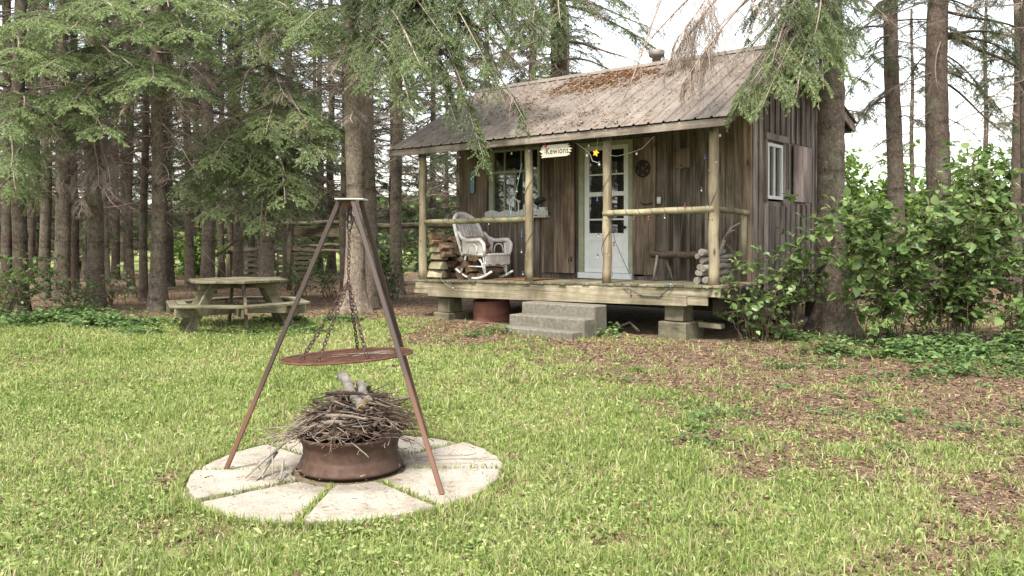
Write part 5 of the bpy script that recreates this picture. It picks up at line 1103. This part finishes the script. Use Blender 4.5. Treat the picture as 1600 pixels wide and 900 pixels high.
# --- the big spruce at the right of the cabin
x, y = bpx(1305, 11.75)
cur = dict(hang=1.25, side=17, lenf=.34, arch=.12, nl=.036, dens=190)
spruce('big brown spruce trunk standing just right of the cabin with a green drooping bough', x, y, .205, 10, (-.022, 0), 41, 'bark_b', flare=.75, flh=.33,
  live=[(A_(1150, 178, 10.3), 4.7, dict(cur, tone=.72)), (A_(1195, 165, 10.0), 4.75, dict(cur, tone=.75)), (A_(1250, 150, 10.0), 4.7, dict(cur, tone=.75, lenf=.42)), (A_(1290, 140, 10.2), 4.7, dict(cur, tone=.7, lenf=.4)), (A_(1210, 95, 10.1), 5.1, dict(cur, tone=.55)), (A_(1270, 60, 10.2), 5.2, dict(cur, tone=.5)), (A_(1165, 60, 10.3), 5.4, dict(cur, tone=.35, bare=.4)), (A_(1230, 20, 10.3), 5.6, dict(cur, tone=.4))],
  dead=[(A_(1050, 95, 9.9), 5.3, dict(hang=3.2, side=9, lenf=.42, start=.78, arch=.17, fine=3)), (A_(1072, 130, 9.8), 5.2, dict(hang=3.2, side=9, lenf=.42, start=.78, arch=.17, fine=3)), (A_(1062, 60, 9.9), 5.4, dict(hang=3.2, side=9, lenf=.42, start=.78, arch=.17, fine=3)), (A_(1000, 90, 10.0), 5.7, dict(hang=1.5, side=6, lenf=.3, start=.5, arch=.14, fine=.4)), (A_(960, 170, 9.6), 6.2, dict(hang=1.2, side=3, start=.5, arch=.3, fine=.4)), (A_(1140, 110, 10.2), 5.2, dict(hang=1.2)), (A_(1180, 130, 10.2), 5.1, dict(hang=1.2)), (A_(1110, 60, 10.0), 5.6, dict(hang=1.3, side=9)), (A_(1420, 60, 11.3), 5.2), (A_(1225, 100, 10.8), 5.1)], rand_dead=(4.2, 7, 10), rand_live=(7, 9, 8, 1.5, 2.5), dead_len=(.4, 1.0))
# --- right side trees
x, y = bpx(1400, 16)
spruce('slimmer spruce between the two thick trunks on the right', x, y, .17, 10, (-.014, 0), 43, 'bark_b', deadw='deadtwig_dark', flare=.4, dead=[(A_(1345, 190, 15), 4.4), (A_(1330, 60, 15), 5.8), (A_(1450, 80, 15), 5.3), (A_(1340, 250, 15.3), 3.4, dict(side=5))], live=[(A_(1335, 200, 15), 4.2, dict(hang=1.2, tone=.35, side=9)), (A_(1440, 120, 15), 5.0, dict(hang=1.1, tone=.35, side=9)), (A_(1325, 150, 15), 5, dict(hang=.9, tone=.35, side=8)), (A_(1350, 110, 15), 5.4, dict(hang=.9, tone=.3, side=8))], rand_dead=(3.6, 6.5, 12), rand_live=(5.2, 8.5, 12, 1.2, 2.4), side=11, tone=.35, hang=1.1)
x, y = bpx(1465, 14.2)
spruce('thick dark spruce trunk second from the right edge, rising above the big shrub', x, y, .215, 10, (.002, 0), 44, 'bark_c', deadw='deadtwig_dark', flare=.5, dead=[(A_(1610, 130, 14.6), 4.9, dict(rad=.07, hang=.8, side=7, arch=.12, wav=.04)), (A_(1560, 70, 14), 5.0, dict(hang=1.2)), (A_(1530, 215, 13.8), 3.6, dict(hang=1)), (A_(1590, 230, 14.5), 4.2, dict(hang=1)), (A_(1395, 140, 13.7), 4.3), (A_(1465, 140, 12.9), 4.9, dict(side=5, hang=1.4)), (A_(1530, 30, 13.6), 5.6), (A_(1420, 200, 14), 3.7, dict(side=5))], live=[(A_(1535, 160, 13.6), 4.6, dict(hang=1.3, tone=.35, side=9)), (A_(1590, 200, 13.8), 4.4, dict(hang=1.3, tone=.35, side=9)), (A_(1545, 90, 13.5), 5.1, dict(hang=1.2, tone=.3, side=9)), (A_(1560, 180, 14), 4.7, dict(hang=1, tone=.25, side=7)), (A_(1580, 60, 14), 5.6, dict(hang=1, tone=.3, side=7))], rand_dead=(4.0, 6.5, 12), rand_live=(4.6, 8.5, 14, 1.4, 2.8), side=10, tone=.35, hang=1.1)
x, y = bpx(1612, 11.5)
spruce('brown spruce trunk cut by the right edge of the photo', x, y, .135, 9, (0, 0), 45, 'bark_c', deadw='deadtwig_dark', flare=.4, rand_dead=(3.9, 6, 9), dead=[(A_(1560, 60, 11), 4.4), (A_(1540, 160, 11), 3.7)], rand_live=(5.5, 8, 6, 1, 2), side=9, hang=.9, tone=.35)
for k, (px_, Y_, r_) in enumerate(((1540, 40, .15), (1250, 33, .13), (1590, 20, .13), (1680, 24, .2), (1425, 42, .14), (1290, 36, .16))):
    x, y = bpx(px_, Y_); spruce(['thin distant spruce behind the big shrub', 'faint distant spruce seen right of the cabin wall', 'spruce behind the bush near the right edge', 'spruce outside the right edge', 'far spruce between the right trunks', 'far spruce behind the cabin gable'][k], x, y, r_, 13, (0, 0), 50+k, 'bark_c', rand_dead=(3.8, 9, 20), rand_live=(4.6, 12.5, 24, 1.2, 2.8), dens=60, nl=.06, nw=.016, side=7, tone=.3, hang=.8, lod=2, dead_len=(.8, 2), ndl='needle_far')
# --- behind the roof
x, y = bpx(871, 19)
spruce('dark spruce trunk rising behind the cabin roof', x, y, .24, 12, (0, 0), 46, 'bark_c', dead=[(A_(1000, 100, 17.5), 6, dict(rad=.05)), (A_(940, 30, 17), 7.2), (A_(760, 60, 17), 6.6), (A_(700, 120, 17), 6.0), (A_(1050, 60, 18), 7)], live=[(A_(1060, 110, 18), 6.8, dict(tone=.45)), (A_(1010, 50, 17), 7.4, dict(tone=.45)), (A_(930, 20, 16.5), 7.8), (A_(780, 110, 16.5), 6.6, dict(hang=1)), (A_(830, 60, 16), 7.6, dict(hang=1.1)), (A_(720, 70, 16.5), 7.2, dict(hang=1)), (A_(880, 40, 16), 7.6, dict(hang=1.1)), (A_(840, 110, 16.3), 7.0, dict(hang=1.1))], rand_dead=(4.5, 8, 16), rand_live=(7, 11, 14, 1.8, 3.2), dens=110, nl=.045, nw=.011, dead_len=(1, 2.6), side=11)
x, y = bpx(620, 19.5)
spruce('slim brown spruce between the twin trunk and the cabin', x, y, .145, 11, (0, 0), 47, 'bark_b', rand_dead=(2.6, 7, 26), rand_live=(6.0, 10, 12, 1.2, 2.4), dead_len=(.8, 2.2), live=[(A_(690, 130, 17), 5.4, dict(hang=.9)), (A_(650, 170, 17.5), 4.8, dict(hang=.9))])
# --- left stand, front row with green boughs
Lb = dict(hang=.40, side=15, lenf=.36, arch=.05, tone=.85, nw=.011, nl=.032, dens=165)
x, y = bpx(418, 17.5)
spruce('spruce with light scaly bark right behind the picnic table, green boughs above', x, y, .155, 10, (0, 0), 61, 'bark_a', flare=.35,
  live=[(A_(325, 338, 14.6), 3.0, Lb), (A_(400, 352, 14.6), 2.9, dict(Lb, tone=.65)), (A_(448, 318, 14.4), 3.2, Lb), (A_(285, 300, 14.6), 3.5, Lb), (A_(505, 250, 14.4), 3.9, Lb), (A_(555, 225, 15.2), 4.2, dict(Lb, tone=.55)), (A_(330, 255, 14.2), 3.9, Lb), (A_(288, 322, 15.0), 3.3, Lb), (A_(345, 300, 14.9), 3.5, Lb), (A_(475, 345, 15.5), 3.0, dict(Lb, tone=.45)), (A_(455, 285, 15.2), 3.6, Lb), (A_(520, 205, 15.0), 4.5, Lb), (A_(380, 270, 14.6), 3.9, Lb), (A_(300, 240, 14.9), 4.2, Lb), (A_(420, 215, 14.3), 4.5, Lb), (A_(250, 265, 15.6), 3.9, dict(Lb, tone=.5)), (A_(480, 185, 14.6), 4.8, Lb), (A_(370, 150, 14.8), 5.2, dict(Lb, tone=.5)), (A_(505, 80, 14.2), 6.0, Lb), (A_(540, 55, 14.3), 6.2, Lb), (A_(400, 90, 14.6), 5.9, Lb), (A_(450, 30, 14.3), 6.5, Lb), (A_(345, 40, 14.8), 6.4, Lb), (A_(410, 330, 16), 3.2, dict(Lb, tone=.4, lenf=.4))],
  dead=[(A_(470, 200, 14.6), 4.6, dict(hang=1)), (A_(450, 150, 14.8), 5.0, dict(hang=1)), (A_(300, 230, 14.6), 4.2, dict(hang=.9)), (A_(440, 60, 14.5), 5.9, dict(hang=1)), (A_(265, 330, 15), 3.1, dict(hang=.6, side=7))], rand_dead=(3, 6, 14), rand_live=(6.5, 9, 8, 1.4, 2.6))
x, y = bpx(247, 15.2)
spruce('straight brown spruce left of the picnic table, bare up to head height', x, y, .145, 10, (0, 0), 62, 'bark_b', flare=.5,
  live=[(A_(230, 130, 12.8), 4.6, Lb), (A_(310, 150, 13.3), 4.6, dict(Lb, tone=.6)), (A_(200, 60, 13), 5.5, Lb), (A_(300, 55, 12.8), 5.5, Lb), (A_(335, 95, 13.2), 5.2, dict(Lb, tone=.5)), (A_(180, 150, 13.2), 4.6, Lb), (A_(370, 20, 13), 6.0, Lb), (A_(270, 15, 12.6), 6.1, Lb)],
  dead=[(A_(330, 130, 13.5), 4.9, dict(hang=1)), (A_(200, 170, 13.2), 4.6, dict(hang=.9)), (A_(290, 180, 13.6), 4.4, dict(hang=.9)), (A_(310, 270, 14.2), 3.6, dict(side=7))], rand_dead=(2.6, 6, 20), rand_live=(6.3, 9, 8, 1.4, 2.6))
x, y = bpx(147, 15.6)
spruce('thick dark spruce on the left with a grey dead bough hanging at mid height', x, y, .15, 10, (0, 0), 63, 'bark_b', flare=.5,
  live=[(A_(60, 110, 12.6), 4.9, Lb), (A_(120, 170, 13), 4.4, Lb), (A_(60, 195, 13.4), 4.2, dict(Lb, tone=.5)), (A_(160, 210, 13.2), 4.1, Lb), (A_(100, 50, 12.7), 5.4, Lb), (A_(170, 20, 12.6), 5.9, Lb), (A_(210, 110, 13.2), 5.0, dict(Lb, tone=.5)), (A_(30, 40, 12.8), 5.6, Lb), (A_(75, 240, 13.6), 3.7, dict(Lb, tone=.5))],
  dead=[(A_(130, 330, 14), 3.6, dict(hang=1.3, side=24, lenf=.34)), (A_(150, 290, 14), 3.8, dict(hang=1.2, side=20)), (A_(90, 250, 14), 3.8, dict(hang=.9)), (A_(60, 200, 14), 4.2, dict(hang=.9)), (A_(170, 300, 14), 3.8, dict(hang=1.2, side=20))], rand_dead=(2.6, 6, 18), rand_live=(6.3, 9, 8, 1.4, 2.6))
x, y = bpx(30, 15)
spruce('dark spruce nearest the left edge with pale green hanging boughs', x, y, .13, 10, (0, 0), 64, 'bark_c', flare=.5, live=[(A_(5, 200, 12.5), 3.8, dict(Lb, hang=.8)), (A_(25, 300, 13), 3.2, dict(Lb, hang=.9)), (A_(10, 260, 12.6), 3.4, dict(Lb, hang=.9)), (A_(-20, 120, 12.5), 4.6, Lb), (A_(20, 80, 12.6), 5.0, Lb), (A_(-10, 320, 12.8), 2.8, dict(Lb, hang=.8)), (A_(35, 180, 13), 4.1, Lb)], dead=[(A_(90, 220, 13.6), 4, dict(hang=1))], rand_dead=(2.6, 6, 16), rand_live=(6, 9, 8, 1.4, 2.6))
# --- further trunks of the left stand, bare with brown dead twigs
stand = [(71, 19, .125, 'bark_b', 'straight brown trunk second from the left edge'), (97, 18.5, .17, 'bark_b', 'thick reddish spruce trunk between two thin ones at the far left'), (114, 20.5, .12, 'bark_c', 'thin trunk touching the right side of the thick reddish one'), (163, 19.5, .10, 'bark_a', 'slim light trunk just right of the thick dark left spruce'), (203, 20, .09, 'bark_b', 'thinnest trunk of the left stand, standing alone'), (226, 17.5, .085, 'bark_c', 'thin grey trunk just left of the straight brown spruce'), (299, 21, .12, 'bark_b', 'thin leaning reddish trunk left behind the picnic table'), (325, 19.8, .165, 'bark_b', 'thick brown trunk directly behind the left half of the table'), (371, 22, .14, 'bark_b', 'trunk in front of the lumber pile'), (392, 25, .11, 'bark_c', 'far thin trunk above the pallets'), (450, 24, .165, 'bark_b', 'thick trunk behind the mossy board, left of the tripod'), (538, 21, .105, 'bark_c', 'slim dark trunk left of the big twin spruce'), (12, 20, .13, 'bark_c', 'shaded trunk at the very left edge'), (48, 24, .12, 'bark_c', 'distant thin trunk near the left edge'), (180, 27, .13, 'bark_c', 'far trunk seen between the slim light one and the thinnest one'), (262, 23, .14, 'bark_c', 'shaded trunk just behind the straight brown spruce'), (345, 28, .12, 'bark_c', 'far trunk behind the thick one at the table'), (415, 29, .13, 'bark_c', 'far trunk hidden behind the light-barked spruce'), (500, 31, .14, 'bark_c', 'far trunk seen through the left side of the tripod')]
for k, (px_, Y_, r_, bk_, lab) in enumerate(stand):
    x, y = bpx(px_, Y_); spruce(lab, x, y, r_, 11, (.05 if k == 6 else 0, 0) if k != 6 else (-.03, 0), 80+k, bk_, flare=.3, rand_dead=(2.1, 7.5, 30), dead_len=(.8, 2.3), rand_live=(4.4 if Y_ > 22 else 5.2, 10, 16, 1.2, 2.6), dens=60, nl=.05, nw=.012, side=8, tone=.42, hang=.55, lod=1 if Y_ < 21 else 2, ndl='needle' if Y_ < 21 else 'needle_far', deadw='deadtwig_dark')
# --- conifers far behind: four built, the rest copies
far = []
for k in range(4):
    x, y = -6.+k*2, 33
    far.append(spruce('dense dark conifer far behind the left stand', x, y, .16, 13, (0, 0), 120+k, 'bark_c', rand_dead=(.7, 9, 60), rand_live=(1.3, 12.5, 42, 1.0, 2.6), dens=34, nl=.085, nw=.026, side=8, tone=.35, hang=.5, lod=2, group='dense conifers far behind', dead_len=(.8, 2.6), ndl='needle_far', deadw='deadtwig_dark'))
rf_ = random.Random(9)
spots = [(-60+i*52, 30+rf_.uniform(-2.5, 9)) for i in range(0, 19)]+[(-80+i*70, 44+rf_.uniform(-3, 6)) for i in range(0, 15)]
for k, (px_, Y_) in enumerate(spots):
    if px_ > 930: continue
    o = far[k] if k < 4 else copy_tree(far[k % 4]); x, y = bpx(px_+rf_.uniform(-14, 14), Y_); o.location = (x, y, .10); o.rotation_euler = (0, 0, rf_.uniform(0, 6.28)); s_ = rf_.uniform(.85, 1.15); o.scale = (s_, s_, s_*rf_.uniform(.9, 1.1))

for k, (x, y) in enumerate(((-12.5, 9.5), (-13.5, 5.5), (-17, 8), (-12.5, 2), (-18, 12), (-17, 3.5), (-21, 6.5), (-13, -3))):
    o = copy_tree(far[k % 4]); o.location = (x, y, .0); o.rotation_euler = (0, 0, k*1.3); o['label'] = 'dense conifer on the left side of the clearing, outside the photo'; o['group'] = 'conifers on the left side of the clearing'
# ------------------------------------------------------------ broadleaf shrubs
def shrub(label, bx, by, w_, h_, n_st, size, seed, mt='leaf', nm='shrub', lean=(0, 0), per=34, group=None, zlow=.15, tone=.5, depth=None, lod=False):
    r = np.random.default_rng(seed); base = np.array([bx, by, gz(by)]); e = empty(nm, tuple(base), 0, label, 'shrub' if nm != 'sapling' else 'sapling', group); stem, leaf_ = Acc(), Acc(); depth = depth or w_
    PA = []; TA = []
    for s in range(n_st):
        a = r.random()*2*PI; rr_ = math.sqrt(r.random()); ex = math.cos(a)*rr_*w_/2+lean[0]; ey = math.sin(a)*rr_*depth/2+lean[1]; ez = h_*(1-.45*rr_*r.random())*(.55+.45*r.random()); ns = 8; t = np.linspace(0, 1, ns+1)[:, None]
        p0 = np.array([r.normal()*.08*w_, r.normal()*.05*depth, 0]); c = p0+np.array([ex*.25, ey*.25, ez*.6]); Q = (1-t)**2*p0+2*t*(1-t)*c+t*t*np.array([ex, ey, ez]); Q += r.normal(size=Q.shape)*.02*t
        V, T = prisms(Q[:-1], Q[1:], .0065*(1-t[:-1, 0]*.6), .0065*(1-t[1:, 0]*.6)); stem.add(V, T, np.repeat(r.random(ns), 6))
        nb = max(3, int(7*ez/1.2)); tb = zlow+(1-zlow)*r.random(nb); idx = np.clip((tb*ns).astype(int), 0, ns-1); B0 = Q[idx]+(Q[idx+1]-Q[idx])*((tb*ns)-idx)[:, None]
        db = norm(rdir2(r, nb, -.15, .6)); lb_ = (.14+.30*r.random(nb))*min(1.2, .5+h_*.4); E = B0+db*lb_[:, None]; V, T = prisms(B0, E, .004, .0022); stem.add(V, T, np.repeat(r.random(nb), 6))
        for k in range(nb):
            m_ = max(3, int(per*lb_[k]/.3/4)); f = r.random(m_)[:, None]; PA.append(B0[k]+(E[k]-B0[k])*f); TA.append(norm(db[k]+r.normal(size=(m_, 3))*.7))
    P = np.concatenate(PA); D = norm(np.concatenate(TA)+np.array([0, 0, -.15])); n = len(P); Nn = norm(np.array([0, -.12, 1.])+r.normal(size=(n, 3))*.38); Nn = Nn
    sz = size*(.55+.65*r.random(n)); sz *= .5+.85*r.random(n)**1.5; V, T = leaf_cloud(P, D, Nn, sz, .78, .15); keep = slice(None)
    leaf_.add(V, T, np.repeat(np.clip(tone+.22*r.normal(size=n), 0, 1), 7)); stem.obj('stems', M['twig'], e); leaf_.obj('leaves', M[mt], e); return e
def rdir2(r, n, zlo, zhi):
    a = r.random(n)*2*PI; z = zlo+(zhi-zlo)*r.random(n); c = np.sqrt(1-z*z); return np.stack([np.cos(a)*c, np.sin(a)*c, z], 1)
def sh(label, px, py, Y, wpx, toppy, n_st, size, seed, **k):
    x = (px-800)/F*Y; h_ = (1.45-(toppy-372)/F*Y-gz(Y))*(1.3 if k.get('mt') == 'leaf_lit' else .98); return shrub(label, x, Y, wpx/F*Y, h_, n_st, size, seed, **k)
sh('large round-leaved shrub in front of the right trunks, its left part overlapping the brown trunk', 1375, 560, 10.6, 250, 258, 30, .112, 201, per=34, tone=.6, lean=(-.1, 0), depth=1.5, zlow=.2)
sh('tallest round-leaved shrub on the right reaching up to the eave level', 1500, 560, 10.8, 200, 188, 30, .112, 202, depth=1.6, zlow=.14, tone=.55, per=32)
sh('round-leaved shrub at the right edge of the photo', 1600, 560, 10.5, 170, 240, 18, .115, 203, depth=1.6, zlow=.14, tone=.58, per=24)
sh('darker low shrub below the tallest one on the right', 1460, 560, 11.3, 330, 385, 18, .09, 204, depth=1.2, tone=.32)
sh('young leafy shrub overhanging the right porch corner', 1185, 520, 10.75, 150, 365, 17, .088, 205, depth=.8, lean=(-.1, -.05), zlow=.25, tone=.5, per=30)
sh('leafy shrub between the gable wall and the big brown trunk', 1245, 520, 11.6, 95, 345, 15, .085, 206, depth=.6, zlow=.3, tone=.55)
sh('small seedling with drooping leaves by the porch side', 1218, 530, 10.9, 28, 455, 3, .07, 207, depth=.2)
sh('bushy shrub at the left edge below the boughs', 20, 500, 14.2, 130, 372, 22, .08, 208, depth=1.6, tone=.6)
sh('leafy shrub left of the thick dark spruce', 105, 495, 14.8, 130, 398, 20, .075, 209, depth=1.4, tone=.6)
sh('low shrub around the foot of the reddish trunks', 175, 490, 16.5, 90, 412, 12, .075, 210, depth=1.2, tone=.6)
sh('small bush right of the thinnest left trunk', 215, 470, 18.5, 50, 405, 6, .07, 211, depth=.8, tone=.45)
sh('green bush under the mossy board left of the tripod', 465, 470, 19, 80, 398, 16, .07, 212, depth=1, tone=.45)
sh('green bush under the fence between tripod leg and twin spruce', 512, 470, 18.6, 75, 388, 16, .07, 213, depth=1, tone=.55)
sh('leafy bush between the twin spruce and the cabin', 610, 460, 18, 100, 375, 18, .07, 214, depth=1, tone=.4)
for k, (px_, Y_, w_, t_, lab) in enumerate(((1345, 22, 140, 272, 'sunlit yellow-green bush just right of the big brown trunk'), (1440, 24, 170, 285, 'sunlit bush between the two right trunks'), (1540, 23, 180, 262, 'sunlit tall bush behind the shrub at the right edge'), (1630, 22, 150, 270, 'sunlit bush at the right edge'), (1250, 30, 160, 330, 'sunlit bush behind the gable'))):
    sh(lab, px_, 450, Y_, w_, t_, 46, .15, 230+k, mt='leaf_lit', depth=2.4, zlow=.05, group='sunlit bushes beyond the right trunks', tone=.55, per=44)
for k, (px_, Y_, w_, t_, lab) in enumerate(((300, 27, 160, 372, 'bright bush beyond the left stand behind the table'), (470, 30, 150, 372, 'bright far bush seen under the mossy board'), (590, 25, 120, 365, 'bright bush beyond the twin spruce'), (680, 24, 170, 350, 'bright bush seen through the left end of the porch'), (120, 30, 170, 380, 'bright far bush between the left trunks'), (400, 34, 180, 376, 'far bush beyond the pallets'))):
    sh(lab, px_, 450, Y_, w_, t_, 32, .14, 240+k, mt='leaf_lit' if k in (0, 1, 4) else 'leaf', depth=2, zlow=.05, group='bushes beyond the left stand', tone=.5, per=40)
# distant tree line closing the field
r = np.random.default_rng(77); n = 60000; a = r.random(n)*1.9-.95; d = 95+r.random(n)*14; x = np.sin(a)*d*1.3; y = np.cos(a)*d; hgt = 3.5+4.5*vn.fbm(x*.09, y*.0+3, 3)
P = np.stack([x, y, hgt*r.random(n)**.7], 1); V, T = leaf_cloud(P, rdir2(r, n, -.5, .5), norm(r.normal(size=(n, 3))), .9+.8*r.random(n), .8, .2)
tl_ = link('distant_woods', tri_mesh('distant_woods', V, T, {'rnd': np.repeat(np.clip(.4+.25*r.normal(size=n), 0, 1), 7)}), None, M['cover']); tag(tl_, 'distant line of woods beyond the field', 'woods', kind='stuff')
